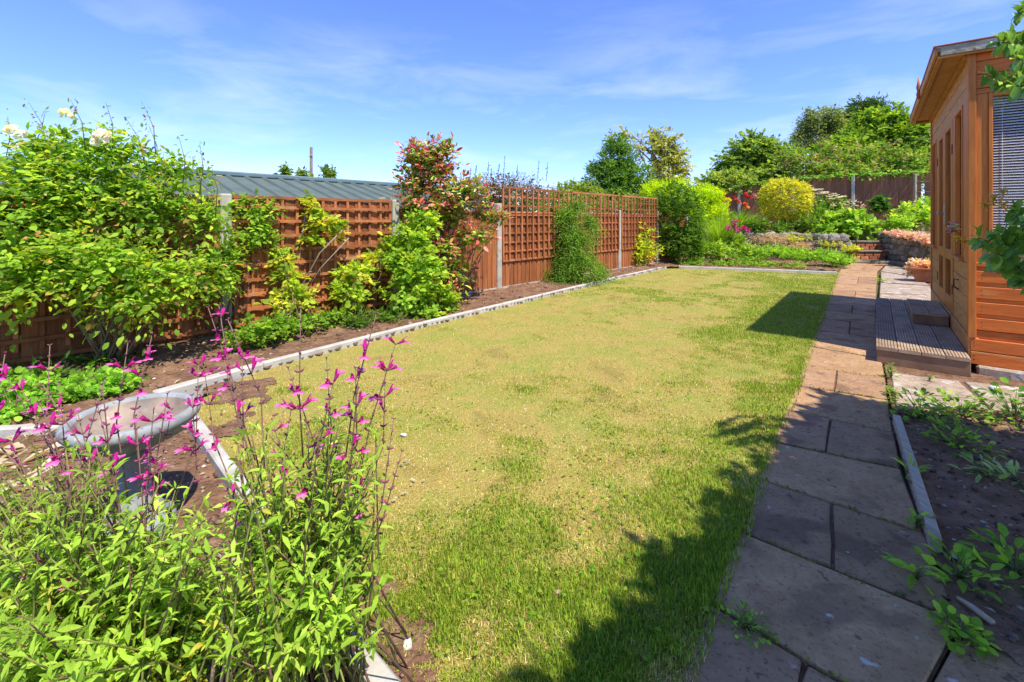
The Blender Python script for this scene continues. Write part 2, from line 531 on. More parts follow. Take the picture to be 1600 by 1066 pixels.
def bed(name, poly, zf, m, res=.04, wob=None):
    xs = [p[0] for p in poly]; ys = [p[1] for p in poly]
    gx = np.arange(min(xs), max(xs) + res, res); gy = np.arange(min(ys), max(ys) + res, res)
    X, Y = np.meshgrid(gx, gy, indexing='ij')
    ok = wob(X, Y) if wob else inside(poly, X, Y)
    cell = ok[:-1, :-1] | ok[1:, :-1] | ok[:-1, 1:] | ok[1:, 1:]
    Z = zf(X, Y)
    idx = np.arange(X.size).reshape(X.shape)
    i, j = np.nonzero(cell)
    q = np.stack([idx[i, j], idx[i + 1, j], idx[i + 1, j + 1], idx[i, j + 1]], 1)
    used, inv = np.unique(q, return_inverse=True)
    V = np.stack([X.ravel(), Y.ravel(), Z.ravel()], 1)[used]
    o = link(bpy.data.objects.new(name, np_mesh(name, V, inv.ravel(), np.full(len(q), 4), np.ones((len(V), 3)), m, True)))
    return kind(o, "structure")


fl = lambda k: P0 + FD * BAY * k
LBED = [xy(k) for k in KA] + [xy(KB[0]), xy(gp(1308, 424)), (8.9, 12.2), (5.9, 13.85), xy(fl(3.6)), xy(fl(-3.4)), (-4.6, 2.3), xy(gp(-120, 668)), xy(gp(95, 668)), xy(gp(200, 640))]


def z_left(X, Y):
    d = (X - P0.x) * FN.x + (Y - P0.y) * FN.y
    return .02 + .05 * np.clip(1 - d / 1.2, 0, 1) + .05 * (fbm(X * 5, Y * 5, 2) - .5) + .03 * (fbm(X * 18, Y * 18, 5, 2) - .5)


bed("flower_bed", LBED, z_left, M_soil, .05)
FBED = [xy(gp(-200, 664)), xy(gp(100, 666)), xy(gp(240, 625))] + [xy(k) for k in KE] + [(.55, .3), (-.5, .1), (-3.6, .6), (-4.4, 2.2)]
z_front = lambda X, Y: .005 + .05 * (fbm(X * 6, Y * 6, 8) - .5) + .03 * (fbm(X * 22, Y * 22, 4, 2) - .5)
bed("front_bed", FBED, z_front, M_soil, .03)
RBED = [xy(gp(*q)) for q in ((1396, 643), (1430, 750), (1468, 860), (1496, 985), (1560, 1015), (1700, 1080))] + [(1.6, .9), (2.6, 1.2), (3.6, 2.6), xy(gp(1640, 655)), xy(gp(1500, 640))]
z_right = lambda X, Y: .012 + .05 * (fbm(X * 6, Y * 6, 18) - .5) + .035 * (fbm(X * 20, Y * 20, 14, 2) - .5)
bed("shaded_bed", RBED, z_right, M_soil_dark, .03)

# bare soil strip where the turf has died back along the near edging
BARE = [xy(gp(*q)) for q in ((300, 640), (330, 600), (420, 590), (470, 640), (420, 720), (560, 905), (620, 920), (665, 990), (690, 1075), (640, 1110), (518, 962), (378, 757))]


def is_bare(x, y):
    """ragged dead patches, solid along the edging and broken up outwards"""
    wx, wy = .10 * (fbm(x * 7, y * 7, 71) - .5), .10 * (fbm(x * 7, y * 7, 72) - .5)
    return inside(BARE, x + wx * 1.6, y + wy * 1.6) & (fbm(x * 4.5, y * 4.5, 77) > np.where(y > 1.55, .47, .34))


bed("bare_soil", BARE, lambda X, Y: .001 + .006 * fbm(X * 9, Y * 9, 6), M_soil, .012, is_bare)

# paving
M_slab_t = noise_mat("tan_paving_slab", [(.22, (.24, .12, .05)), (.45, (.38, .225, .115)), (.6, (.47, .295, .155)), (.8, (.57, .40, .24))], 7, 12, .92, bump=1.0, bscale=42, bdist=.009, rnd=.10, rgh=.8,
                     spots=[(4, .56, (.20, .115, .07), .6), (70, .58, (.15, .09, .055), .5), (24, .64, (.10, .07, .05), .7), (17, .70, (.62, .58, .52), .75), (48, .70, (.52, .45, .36), .6)])
M_slab_g = noise_mat("brown_paving_slab", [(.22, (.20, .11, .065)), (.45, (.34, .20, .11)), (.62, (.43, .265, .15)), (.82, (.53, .365, .235))], 7, 12, .92, bump=1.0, bscale=42, bdist=.009, rnd=.12, rgh=.8,
                     spots=[(4, .56, (.16, .09, .06), .6), (70, .58, (.10, .065, .045), .5), (24, .64, (.08, .055, .045), .7), (17, .70, (.62, .58, .54), .75), (48, .70, (.45, .38, .3), .6)])
M_apron = noise_mat("lichened_concrete", [(.22, (.17, .115, .08)), (.42, (.30, .225, .16)), (.6, (.41, .325, .245)), (.8, (.56, .48, .39))], 8, 12, .93, bump=.6, bscale=60, bdist=.006, rnd=.08, rgh=.75,
                    spots=[(7, .56, (.58, .55, .50), .65), (30, .58, (.15, .11, .08), .7), (12, .62, (.24, .19, .09), .6), (60, .62, (.60, .57, .52), .6)])
ROWS = [  # left px, right px of each joint, far to near; split share of the row that follows (0 = one whole slab)
    ((1334, 409), (1384, 413), .5), ((1311, 423), (1371, 424), 0), ((1307, 432), (1371, 434), .55), ((1302, 442), (1370, 445), 0), ((1299, 453), (1369, 457), .55),
    ((1294, 465), (1369, 470), 0), ((1290, 474), (1369, 480), .55), ((1286, 485), (1370, 494), 0), ((1281, 497), (1371, 509), .55), ((1273, 517), (1374, 529), 0),
    ((1263, 541), (1378, 561), .5), ((1252, 573), (1383, 590), 0), ((1242, 601), (1387, 625), .48), ((1227, 641), (1398, 676), 0),
    ((1207, 690), (1408, 733), .52), ((1184, 748), (1446, 834), .5), ((1154, 830), (1500, 972), 0), ((1108, 942), (1420, 1128), .6), ((1045, 1080), (1400, 1290), 0)]
# the near rows are whole, split, whole ... as laid
ROWS = [(a, b, s) for a, b, s in ROWS]
SPLIT = {10: .0, 11: .44, 12: 0, 13: .44, 14: 0, 15: .49, 16: 0, 17: .55}
pm = MB()
pth = [xy(gp(*a)) for a, b, s in ROWS] + [xy(gp(*b)) for a, b, s in ROWS[::-1]]
pm.prism(pth, -.08, -.0085)
path = kind(pm.build("path", M_soil), "structure")
for i in range(len(ROWS) - 1):
    (a0, b0, s), (a1, b1, _) = ROWS[i], ROWS[i + 1]
    s = SPLIT.get(i, s)
    A0, B0, A1, B1 = gp(*a0), gp(*b0), gp(*a1), gp(*b1)
    if i == 16:
        cuts = [0, 1.0, 1.45]
    else:
        cuts = [0, s, 1] if s else [0, 1]
    for c0, c1 in zip(cuts[:-1], cuts[1:]):
        q = [A0.lerp(B0, c0), A0.lerp(B0, c1), A1.lerp(B1, c1), A1.lerp(B1, c0)]
        cen = sum(q, Vector()) / 4
        g = .003 if i > 9 else .005
        pts = []
        for k in range(4):                                # slightly uneven outline, a few points per side
            u_, v_ = q[k], q[(k + 1) % 4]
            for h in (0, .33, .67):
                p = u_.lerp(v_, h); d = (cen - p).normalized()
                pts.append(xy(p + d * (g + random.uniform(0, .007) + (.004 if h == 0 else 0))))
        dz = random.uniform(-.003, .005)
        mb = MB(); mb.prism(pts, -.05, .002 + dz)
        whole = (c1 - c0) > .8
        mb.build("paving_slab", M_slab_t if whole else M_slab_g, path, bevel=.004)

# paved apron in front of and beside the summerhouse
ap = MB(); ap.prism([xy(gp(*q)) for q in ((1384, 411), (1437, 433), (1470, 445), (1560, 470))] + [(7.6, 4.4), (4.6, 2.4), (3.2, 2.2)] + [xy(gp(*q)) for q in ((1500, 650), (1398, 644), (1391, 622), (1386, 590), (1381, 560), (1375, 500), (1374, 460))], -.08, -.0105)
apron = kind(ap.build("apron_base", M_soil), "structure")
AP = [((1385, 413), (1412, 419), (1436, 432), (1376, 424)), ((1376, 425), (1436, 434), (1452, 446), (1375, 441)), ((1375, 442), (1453, 447), (1470, 460), (1374, 458)), ((1374, 459), (1471, 461), (1500, 480), (1373, 479)),
      ((1373, 480), (1500, 482), (1560, 560), (1381, 560)),
      ((1388, 580), (1500, 594), (1530, 622), (1393, 612)), ((1394, 614), (1531, 624), (1560, 652), (1401, 643)), ((1502, 594), (1665, 612), (1700, 642), (1532, 622)), ((1533, 624), (1700, 644), (1740, 672), (1562, 652))]
for q in AP:
    q = [gp(*k, .0) for k in q]; cen = sum(q, Vector()) / 4
    pts = []
    for k in range(4):
        for h in (0, .5):
            p = q[k].lerp(q[(k + 1) % 4], h); pts.append(xy(p + (cen - p).normalized() * random.uniform(.004, .02)))
    mb = MB(); mb.prism(pts, -.06, .0 + random.uniform(-.004, .004)); mb.build("paving_slab", M_apron, apron, bevel=.005)
mb = MB()
q = [HC + HS * -.02 + HN * -.02 + HPV * -.03, HC + HPV * 2.7 + HS * -.08, HC + HPV * 2.7 + HS * 3.2, HC + HS * 3.2 - HPV * .02]
q = [xy(HC + HS * -.06 - HN * .03), xy(HC + HS * -.09 + HPV * .5), xy(HC + HS * -.06 + HPV * 1.3), xy(HC + HS * -.08 + HPV * 2.6), xy(HC + HS * 3.1 + HPV * 2.6), xy(HC + HS * 3.05 + HPV * .02)]
mb.prism(q, -.06, .052); kind(mb.build("house_slab", M_apron, None, bevel=.012), "structure")

# upper terrace
TZ = .74
TER = [(5.9, 13.85), (7.4, 13.0), (8.95, 12.3), (9.75, 12.95), (10.7, 12.95), (10.05, 12.1), (9.65, 10.7), (9.3, 9.4), (9.7, 8.2), (13, 6.5), (34, 2), (80, 30), (60, 90), (-10, 90), (6.3, 18)]
tm = MB(); tm.prism(TER, -.06, TZ); kind(tm.build("terrace", M_earth), "structure")

# ------------------------------------------------------------------ edging kerbs
def kerb(a, b, label, w=.055, z0=-.06, z1=.055, m=M_conc, name="edging_kerb", cat="edging", grp="concrete edging round the lawn", bev=.008):
    a, b = Vector((a.x, a.y, 0)), Vector((b.x, b.y, 0))
    d = (b - a).normalized(); n = Vector((-d.y, d.x, 0))
    mb = MB(); mb.obox(a + d * .004 - n * w / 2 + Vector((0, 0, z0)), (b - a) - d * .008, n * w, Vector((0, 0, z1 - z0)))
    return tag(mb.build(name, m, None, bevel=bev), label, cat, grp)


kerb(KA[0], KA[1], "pale concrete edging behind the bird bath, nearest length along the left bed", .075)
kerb(KA[1], KA[2], "pale concrete edging below the young rose, second length along the left bed")
kerb(KA[2], KA[3], "longest pale concrete edging, in front of the plain boards and weeping shrub")
kerb(KA[3], KA[4], "short pale concrete edging ending at the clipped dark green bush")
kerb(KB[0], KB[1], "pale concrete edging across the far end of the lawn")
kerb(KE[0], KE[1], "pale concrete edging between bird bath and bare soil", .06)
kerb(KE[1], KE[2], "concrete edging mostly hidden under the pink flowered sage", .06)
kerb(KE[2], KE[3], "thick grey concrete edging at the lawn corner beside brown soil", .06)
kerb(gp(-60, 671, .05), gp(96, 664, .05), "low concrete edging among dry stalks left of the bird bath", .05)
M_oldwood = noise_mat("silvered_timber", [(.25, (.27, .21, .14)), (.5, (.46, .38, .28)), (.75, (.60, .52, .41))], 6, 9, .85, stretch=(14, 1.2, 14), bump=.4, bscale=20, bdist=.004)
a_, b_ = gp(1401, 648, .05), gp(1462, 838, .05)
kerb(a_, b_, "silver grey timber board edging the shaded right bed", .034, -.05, .05, M_oldwood, "timber_edging", "edging", None, .0025)

# ------------------------------------------------------------------ left boundary fence
M_zinc = flat_mat("galvanised_metal", (.55, .55, .55), .4, .8)


def unit_board(m, w, th, z=1.0):
    """feather-edged board: width w, height 1"""
    mb = MB()
    prof = [(0, 0), (w, 0), (w, th * .45), (0, th)]
    vs_ = [(x, y, 0) for x, y in prof] + [(x, y, z) for x, y in prof]
    mb.add(vs_, [(3, 2, 1, 0), (4, 5, 6, 7)] + [(i, (i + 1) % 4, 4 + (i + 1) % 4, 4 + i) for i in range(4)])
    return mb.mesh("fence_board", m)


def frame_M(o, x, y, z):
    return Matrix(((x[0], y[0], z[0], o[0]), (x[1], y[1], z[1], o[1]), (x[2], y[2], z[2], o[2]), (0, 0, 0, 1)))


UZ = Vector((0, 0, 1))
fence = thing("boundary_fence", "long brown left boundary fence of boards, trellis and concrete posts", "fence", fl(-2))
bme = unit_board(M_fence, .108, .022)


def bat(o, a, b, c, name, par, m=M_lattice):
    mb = MB(); mb.obox(o, a, b, c)
    return mb.build(name, m, par)


pme = MB(); pme.obox((-.05, -.05, -.1), (.1, 0, 0), (0, .1, 0), (0, 0, 1.1)); pme = pme.mesh("fence_post", M_post, .012)
for k in range(-4, 5):
    hz = 1.39 if k <= 0 else 1.34
    inst("fence_post", pme, frame_M(fl(k) + Vector((0, 0, 0)), FD, -FN, UZ * (hz / 1.0)), fence)
for k in range(-4, 4):
    top = {-4: 1.37, -3: 1.37, -2: 1.38}.get(k, 1.27)
    o = fl(k) + FD * .055
    L = BAY - .11
    nb = 18; stp = L / nb
    zb = .05 if k < -1 else .085
    for i in range(nb):
        inst("fence_board", bme, frame_M(o + FD * (stp * i) + FN * (.002 * (i % 2)) + UZ * (zb - random.uniform(0, .006)), FD, FN * random.uniform(.9, 1.1), UZ * (top - zb - .03)), fence)
    bat(o + FN * -.02 + UZ * (top - .03), FD * L, FN * .06, UZ * .03, "capping_rail", fence)
    if k >= -1:
        bat(o + FN * -.02 + UZ * -.06, FD * L, FN * .05, UZ * .142, "gravel_board", fence, M_post)
    # trellis
    if k <= -2:
        z0, z1 = .17, top - .035
        tr = bat(o + FN * .024 + FD * .012 + UZ * z0, FD * .034, FN * .02, UZ * (z1 - z0), "trellis_panel", fence)
        bat(o + FN * .024 + FD * (L - .046) + UZ * z0, FD * .034, FN * .02, UZ * (z1 - z0), "batten", tr)
        for i in range(1, 12):
            bat(o + FN * .024 + FD * (.02 + i * (L - .06) / 12 + random.uniform(-.006, .006)) + UZ * z0, FD * .027, FN * .018, UZ * (z1 - z0), "batten", tr)
        for j in range(9):
            zz = z1 - .095 - j * .143 + random.uniform(-.004, .004)
            bat(o + FN * .043 + FD * .012 + UZ * zz, FD * (L - .03) + UZ * random.uniform(-.008, .008), FN * .02, UZ * .03, "batten", tr)
    elif k in (0, 1, 2):
        z0, z1 = .47, 1.66
        tr = bat(o + FN * .024 + UZ * z0, FD * L, FN * .02, UZ * .03, "trellis_panel", fence)
        bat(o + FN * .024 + UZ * (z1 - .03), FD * L, FN * .034, UZ * .03, "batten", tr)
        for j in range(1, 8):
            bat(o + FN * .024 + UZ * (z0 + j * .1455), FD * L, FN * .018, UZ * .026, "batten", tr)
        for i in range(13):
            bat(o + FN * .043 + FD * (i * (L - .028) / 12 + random.uniform(-.005, .005)) + UZ * (z0 + .002), FD * .028, FN * .02, UZ * (z1 - z0 - .034) + FD * random.uniform(-.012, .012), "batten", tr)

# ------------------------------------------------------------------ metal shed beyond the fence
M_sheet = noise_mat("green_grey_sheet_metal", [(.3, (.085, .115, .10)), (.6, (.115, .15, .13)), (.8, (.15, .185, .155))], 2.5, 8, .6, bump=.05, spec=.2)
M_ridge = noise_mat("ridge_flashing", [(.3, (.10, .16, .17)), (.7, (.15, .21, .22))], 3, 6, .4, bump=.04, spec=.5)
RP = Vector((-4.96, 8.2, 1.925))
shed = thing("metal_shed", "low shed with ribbed grey green metal roof behind left fence", "shed", (RP.x, RP.y, 0))
r0, r1 = RP - FD * 3.2, RP + FD * 5.4
dn = (FN * 3.0 + UZ * -.78)
up_ = dn.cross(FD).normalized()
if up_.z < 0: up_ = -up_
mb = MB(); mb.obox(r0, r1 - r0, dn, up_ * .012); mb.build("roof_sheet", M_sheet, shed)
mb = MB(); dnb = (FN * -3.0 + UZ * -.78); mb.obox(r0, r1 - r0, dnb, UZ * .012); mb.build("roof_sheet", M_sheet, shed)
rb = MB()
prof = [(-.04, 0), (-.018, .034), (.018, .034), (.04, 0)]
d1 = dn.normalized(); Ln = dn.length
vs_ = [FD * x + up_ * y for x, y in prof] + [FD * x + up_ * y + d1 * Ln for x, y in prof]
rb.add(vs_, [(0, 1, 5, 4), (1, 2, 6, 5), (2, 3, 7, 6), (0, 3, 2, 1), (4, 5, 6, 7), (0, 4, 7, 3)])
rbm = rb.mesh("roof_rib", M_sheet)
for i in range(int(8.6 / .29)):
    inst("roof_rib", rbm, Matrix.Translation(r0 + FD * (.1 + i * .29) + up_ * .012), shed)
mb = MB(); mb.obox(r0 - FD * .03 + FN * .20 + UZ * -.03, (r1 - r0) + FD * .06, FN * -.4, UZ * .085); mb.build("ridge_cap", M_ridge, shed, .02)
mb = MB(); b0 = RP - FD * 3.1 - UZ * 2.05; mb.obox(b0 - FN * 2.8, FD * 8.4, FN * 5.6, UZ * 1.27); mb.build("wall", M_sheet, shed)
mb = MB(); mb.tube([RP + FD * 4.25 + FN * -.3 + UZ * -.2, RP + FD * 4.25 + FN * -.3 + UZ * .30], .055, 12)
tag(mb.build("flue_pipe", flat_mat("dark_flue", (.07, .09, .12), .5)), "short dark flue pipe sticking up above the metal shed ridge", "pipe")

M_pole = noise_mat("old_pole_wood", [(.3, (.12, .10, .08)), (.7, (.24, .20, .16))], 6, 8, .9)
tp = thing("telegraph_pole", "distant wooden telegraph pole rising beyond the shed roof", "pole", (-17.6, 40, 0))
b = Vector((-17.65, 40, 0)); mb = MB(); mb.tube([b, b + UZ * 4, b + UZ * 7.45], [.15, .135, .12], 10); mb.build("shaft", M_pole, tp)
mb = MB(); mb.obox(b + Vector((-.16, -.14, 6.6)), (.32, 0, 0), (0, .05, 0), (0, 0, .05)); mb.build("bracket", M_pole, tp)
mb = MB(); mb.tube([b + Vector((0, -.1, 5.4)), b + Vector((-4, .5, 5.0)), b + Vector((-9, 1, 4.75))], .02, 5); mb.build("cable", M_pole, tp)

# ------------------------------------------------------------------ rear fence
rf = thing("rear_fence", "dark brown board fence across the back under ivy", "fence", (12.6, 15.5, TZ))
RO = Vector((12.6, 15.5, TZ))
rbd = unit_board(M_fence_dark, .125, .022)
for k in range(-2, 4):                                      # bays leftwards from the post near the rose
    o = RO + HN * (.785 + 1.83 * k)
    top = 1.94 - .12 * max(k, 0) - .1 * (k > 1)
    for i in range(15):
        inst("fence_board", rbd, frame_M(o + HN * (.05 + .116 * i) + UZ * random.uniform(-.01, .01), HN, -HS, UZ * (top - random.uniform(0, .015))), rf)
    if k >= 0: inst("fence_post", pme, frame_M(o - HS * .03, HN, HS, UZ * (top + .02)), rf)

# ------------------------------------------------------------------ summerhouse
M_cedar = noise_mat("orange_stained_cedar", [(.25, (.44, .09, .014)), (.5, (.60, .145, .022)), (.78, (.70, .21, .036))], 3.5, 9, .55, stretch=(1.5, 1.5, 14), bump=.22, bscale=9, bdist=.004, rnd=.2, spec=.35,
                    spots=[(2.4, .62, (.34, .10, .025), .5), (9, .68, (.25, .08, .03), .5), (1.6, .6, (.62, .30, .10), .5)])
M_cedar_v = noise_mat("upright_stained_cedar", [(.25, (.40, .115, .02)), (.5, (.54, .17, .03)), (.78, (.66, .24, .05))], 3.5, 9, .55, stretch=(14, 14, 1.2), bump=.22, bscale=9, bdist=.004, rnd=.10, spec=.35)
M_cedar_w = noise_mat("weathered_stained_cedar", [(.25, (.42, .165, .045)), (.5, (.57, .25, .075)), (.78, (.68, .35, .12))], 3.5, 9, .6, stretch=(2, 2, 10), bump=.25, bscale=9, bdist=.004, rnd=.12,
                      spots=[(2.2, .6, (.42, .18, .05), .5)])
M_ply = noise_mat("soffit_plywood", [(.25, (.36, .16, .055)), (.5, (.48, .235, .085)), (.78, (.58, .31, .13))], 3, 9, .65, stretch=(9, 2, 2), bump=.15, bscale=9, bdist=.004)
M_felt = noise_mat("lichened_felt_edge", [(.25, (.19, .16, .12)), (.5, (.42, .37, .29)), (.75, (.62, .56, .46))], 9, 10, .95, bump=.6, bscale=50, bdist=.006, spots=[(16, .58, (.35, .13, .06), .7), (22, .66, (.10, .12, .06), .7)])
M_red = noise_mat("red_brown_trim", [(.3, (.30, .085, .045)), (.7, (.42, .13, .07))], 6, 8, .6, bump=.1)
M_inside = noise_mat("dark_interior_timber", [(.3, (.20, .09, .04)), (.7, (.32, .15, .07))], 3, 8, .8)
M_metal = flat_mat("brushed_handle", (.6, .58, .55), .3, 1.0)
M_black = flat_mat("black_iron", (.03, .028, .025), .5)


def glass_mat():
    m, n, l, b, o = new_mat("window_glass")
    g = n.new("ShaderNodeBsdfGlossy"); g.inputs["Roughness"].default_value = .02
    t = n.new("ShaderNodeBsdfTransparent"); t.inputs[0].default_value = (.82, .84, .83, 1)
    mx = n.new("ShaderNodeMixShader"); mx.inputs[0].default_value = .05
    t.inputs[0].default_value = (.95, .96, .955, 1)
    l.new(t.outputs[0], mx.inputs[1]); l.new(g.outputs[0], mx.inputs[2]); l.new(mx.outputs[0], o.inputs[0])
    return m


M_glass = glass_mat()
house = thing("summerhouse", "orange stained timber summerhouse with glazed doors and blinded side window", "summerhouse", (HC.x, HC.y, .05))


def hb(name, t0, t1, w0, w1, z0, z1, m, par=None, bevel=.003):
    """box in the house's own axes: t along the front, w out of the front, z up"""
    mb = MB(); mb.obox(HC + HS * t0 + HN * w0 + UZ * z0, HS * (t1 - t0), HN * (w1 - w0), UZ * (z1 - z0))
    return mb.build(name, m, par or house, bevel)


FL, TL, WD = .25, 3.0, 2.4                    # floor height, front length, depth
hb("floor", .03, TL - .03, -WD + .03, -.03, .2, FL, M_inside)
# skirting
hb("skirting_board", -.012, TL, -.045, .012, .055, .25, M_cedar_w)
for z0, z1 in ((.055, .15), (.155, .245)):
    hb("skirting_board", -.024, .02, -WD, -.047 + .047, z0, z1, M_cedar)
hb("skirting_board", -.006, .02, -WD, 0.01, .246, .31, M_cedar)
# front: boards over, below, beside the openings
for z0 in (2.085, 2.2, 2.315):
    hb("weatherboard", .05, TL - .03, -.04, -.002 + .001 * (z0 > 2.2), z0, z0 + .109, M_cedar_w)
for ta, tb in ((.05, .945), (2.255, TL - .03)):
    for i in range(4):
        hb("weatherboard", ta, tb, -.04, -.001 * (i % 2), .256 + i * .137, .256 + i * .137 + .132, M_cedar_w)
for ta, tb in ((.05, .315), (.775, .945), (2.255, 2.4), (2.86, TL - .03)):
    hb("stile_board", ta, tb, -.04, .004, .806, 2.082, M_cedar_v)
hb("corner_board", -.028, .05, -.03, .014, .25, 2.43, M_cedar_v)
hb("corner_board", TL - .03, TL + .02, -.03, .014, .25, 2.43, M_cedar_v)
for ta, tb in ((.315, .775), (2.4, 2.86)):
    f = hb("window_frame", ta, ta + .03, -.035, .012, .83, 2.06, M_cedar_v)
    hb("window_jamb", tb - .03, tb, -.035, .012, .83, 2.06, M_cedar_v, f)
    hb("window_head", ta, tb, -.035, .0125, 2.055, 2.082, M_cedar_v, f)
    hb("window_sill", ta - .01, tb + .01, -.035, .034, .806, .832, M_cedar_v, f)
    hb("pane", ta + .03, tb - .03, -.028, -.022, .83, 2.055, M_glass, f, 0)
for ta, tb, pa, pb in ((.95, 1.638, 1.10, 1.53), (1.642, 2.25, 1.745, 2.10)):
    d = MB()

    def db(t0, t1, z0, z1, w0=-.035, w1=.006):
        d.obox(HC + HS * t0 + HN * w0 + UZ * z0, HS * (t1 - t0), HN * (w1 - w0), UZ * (z1 - z0))
    db(ta, pa, .262, 2.078); db(pb, tb, .262, 2.078)
    for z0, z1 in ((.262, .40), (.75, .85), (2.02, 2.078)): db(pa, pb, z0, z1, -.034, .005)
    door = d.build("door", M_cedar_v, house, .003)
    hb("pane", pa, pb, -.02, -.014, .85, 2.02, M_glass, door, 0)
    hb("lower_pane", pa, pb, -.02, -.014, .40, .75, M_glass, door, 0)
    for z in (.45, 1.75): hb("hinge", ta + .004 if ta < 1 else tb - .03, ta + .03 if ta < 1 else tb - .004, .006, .012, z, z + .09, M_black, door, 0)
    if ta < 1:
        hm = MB(); o_ = HC + HS * 1.585 + HN * .006 + UZ * 1.21
        hm.tube([o_, o_ + HN * .05, o_ + HN * .055 - HS * .03, o_ + HN * .055 - HS * .11], [.009, .009, .009, .008], 8)
        hm.obox(o_ - HS * .018 - UZ * .12 , HS * .036, HN * .005, UZ * .22)
        hm.build("handle", M_metal, door)
hm = MB(); o_ = HC + HS * .60 + HN * .002 + UZ * .62
hm.tube([o_, o_ + HN * .03 + UZ * .01, o_ + HN * .03 - UZ * .06, o_ + UZ * -.08], .006, 6); hm.build("cabin_hook", M_black, house)
# side wall that faces the camera: boards, frame, window
for i in range(4):
    z = .314 + i * .1185
    hb("weatherboard", -.014, .03, -WD, -.03, z, z + .088, M_cedar)
    hb("board_groove", -.004, .03, -WD, -.03, z + .088, z + .1185, M_cedar)
hb("side_rail", -.016, .03, -WD, -.03, .79, .822, M_cedar)
hb("side_panel", -.010, .03, -.096, -.03, .822, 2.09, M_cedar_v)
for z0, z1 in ((2.092, 2.128), (2.132, 2.235), (2.239, 2.335), (2.339, 2.435)):
    hb("weatherboard", -.010 - .004 * (z0 < 2.1), .03, -WD, -.03, z0, z1, M_cedar)
nm = MB()
for i in range(4):
    for dz_ in (.03, .062):
        o_ = HC - HN * .062 - HS * .0145 + UZ * (.314 + i * .1185 + dz_); nm.tube([o_, o_ - HS * .001], .003, 6)
for dz_ in (.09, .12, .19, .22):
    o_ = HC - HN * .018 - HS * .0245 + UZ * dz_; nm.tube([o_, o_ - HS * .001], .004, 6)
kind(nm.build("nail_heads", M_black, house), "stuff")
f = hb("window_frame", -.020, .03, -.118, -.096, .822, 2.09, M_cedar_v)
hb("window_head", -.0195, .03, -1.02, -.118, 2.062, 2.09, M_cedar_v, f)
hb("window_sill", -.03, .03, -1.02, -.118, .822, .842, M_cedar_v, f)
hb("window_jamb", -.0195, .03, -1.04, -1.02, .822, 2.09, M_cedar_v, f)
hb("pane", .002, .008, -1.02, -.118, .842, 2.062, M_glass, f, 0)
hb("side_panel", -.010, .03, -WD, -1.04, .822, 2.09, M_cedar_v)
# far and back walls, solid
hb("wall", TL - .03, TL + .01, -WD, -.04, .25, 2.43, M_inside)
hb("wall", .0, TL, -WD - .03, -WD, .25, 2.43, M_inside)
# roof with a deep overhang at the doors
rz = 2.44
hb("soffit", -.055, TL + .1, -WD - .1, .185, rz - .012, rz, M_ply)
hb("roof_deck", -.07, TL + .12, -WD - .12, .2, rz + .002, rz + .035, M_felt)
hb("fascia", -.07, TL + .12, .186, .206, rz - .028, rz + .032, M_cedar_w)
hb("drip_trim", -.082, TL + .13, .195, .212, rz + .034, rz + .05, M_red)
hb("felt_edge", -.082, -.068, -WD - .12, .17, rz - .034, rz + .036, M_felt)
hb("drip_trim", -.088, -.06, -WD - .12, .2, rz + .0375, rz + .049, M_red)
hb("barge_board", -.07, -.056, -WD - .1, .186, rz - .05, rz - .0355, M_cedar_w)
hb("soffit_batten", -.05, TL + .1, .15, .184, rz - .04, rz - .013, M_ply)
hb("soffit_batten", TL + .085, TL + .115, -.04, .184, rz - .045, rz - .0125, M_ply)
hb("cover_strip", .03, TL, .0, .03, rz - .045, rz - .013, M_ply)
fm = MB(); o_ = HC + HS * 1.42 + HN * .216 + UZ * (rz - .05)
fm.tube([o_, o_ + UZ * .05, o_ + UZ * .08, o_ + UZ * .12, o_ + UZ * .15, o_ + UZ * .22], [.014, .02, .012, .02, .014, .004], 8); fm.build("finial", M_red, house)

blind = thing("venetian_blind", "pale mauve venetian blind hanging inside the summerhouse side window", "blind", HC - HN * .56 + HS * .06 + UZ * .85)
M_slat = flat_mat("blind_slat", (.82, .72, .71), .5)
sm = MB()
sm.add([(0, 0, 0), (0, .006, .0075), (0, .014, .0130), (.9, 0, 0), (.9, .006, .0075), (.9, .014, .0130)], [(0, 1, 4, 3), (1, 2, 5, 4)])
sme = sm.mesh("slat", M_slat)
for i in range(60):
    z = .852 + i * .0202
    o_ = HC - HN * .123 + HS * .012 + UZ * z
    inst("slat", sme, frame_M(o_, -HN, HS, UZ), blind)
for w in (.17, .6):
    cm = MB(); cm.tube([HC - HN * w + HS * .0095 + UZ * .85, HC - HN * w + HS * .0095 + UZ * 2.06], .0012, 4); cm.build("cord", M_slat, blind)

# deck and step
M_deck = noise_mat("weathered_decking", [(.25, (.19, .125, .075)), (.5, (.36, .25, .16)), (.75, (.50, .38, .26))], 5, 9, .8, stretch=(1.5, 1.5, 8), bump=.3, bscale=30, bdist=.004, rnd=.14,
                   spots=[(5, .6, (.18, .17, .09), .5)])
M_riser = noise_mat("brown_riser_board", [(.25, (.16, .09, .055)), (.5, (.26, .15, .085)), (.75, (.36, .22, .13))], 5, 9, .8, bump=.3, bscale=30, bdist=.004, rnd=.1, spots=[(5, .62, (.12, .12, .05), .5)])


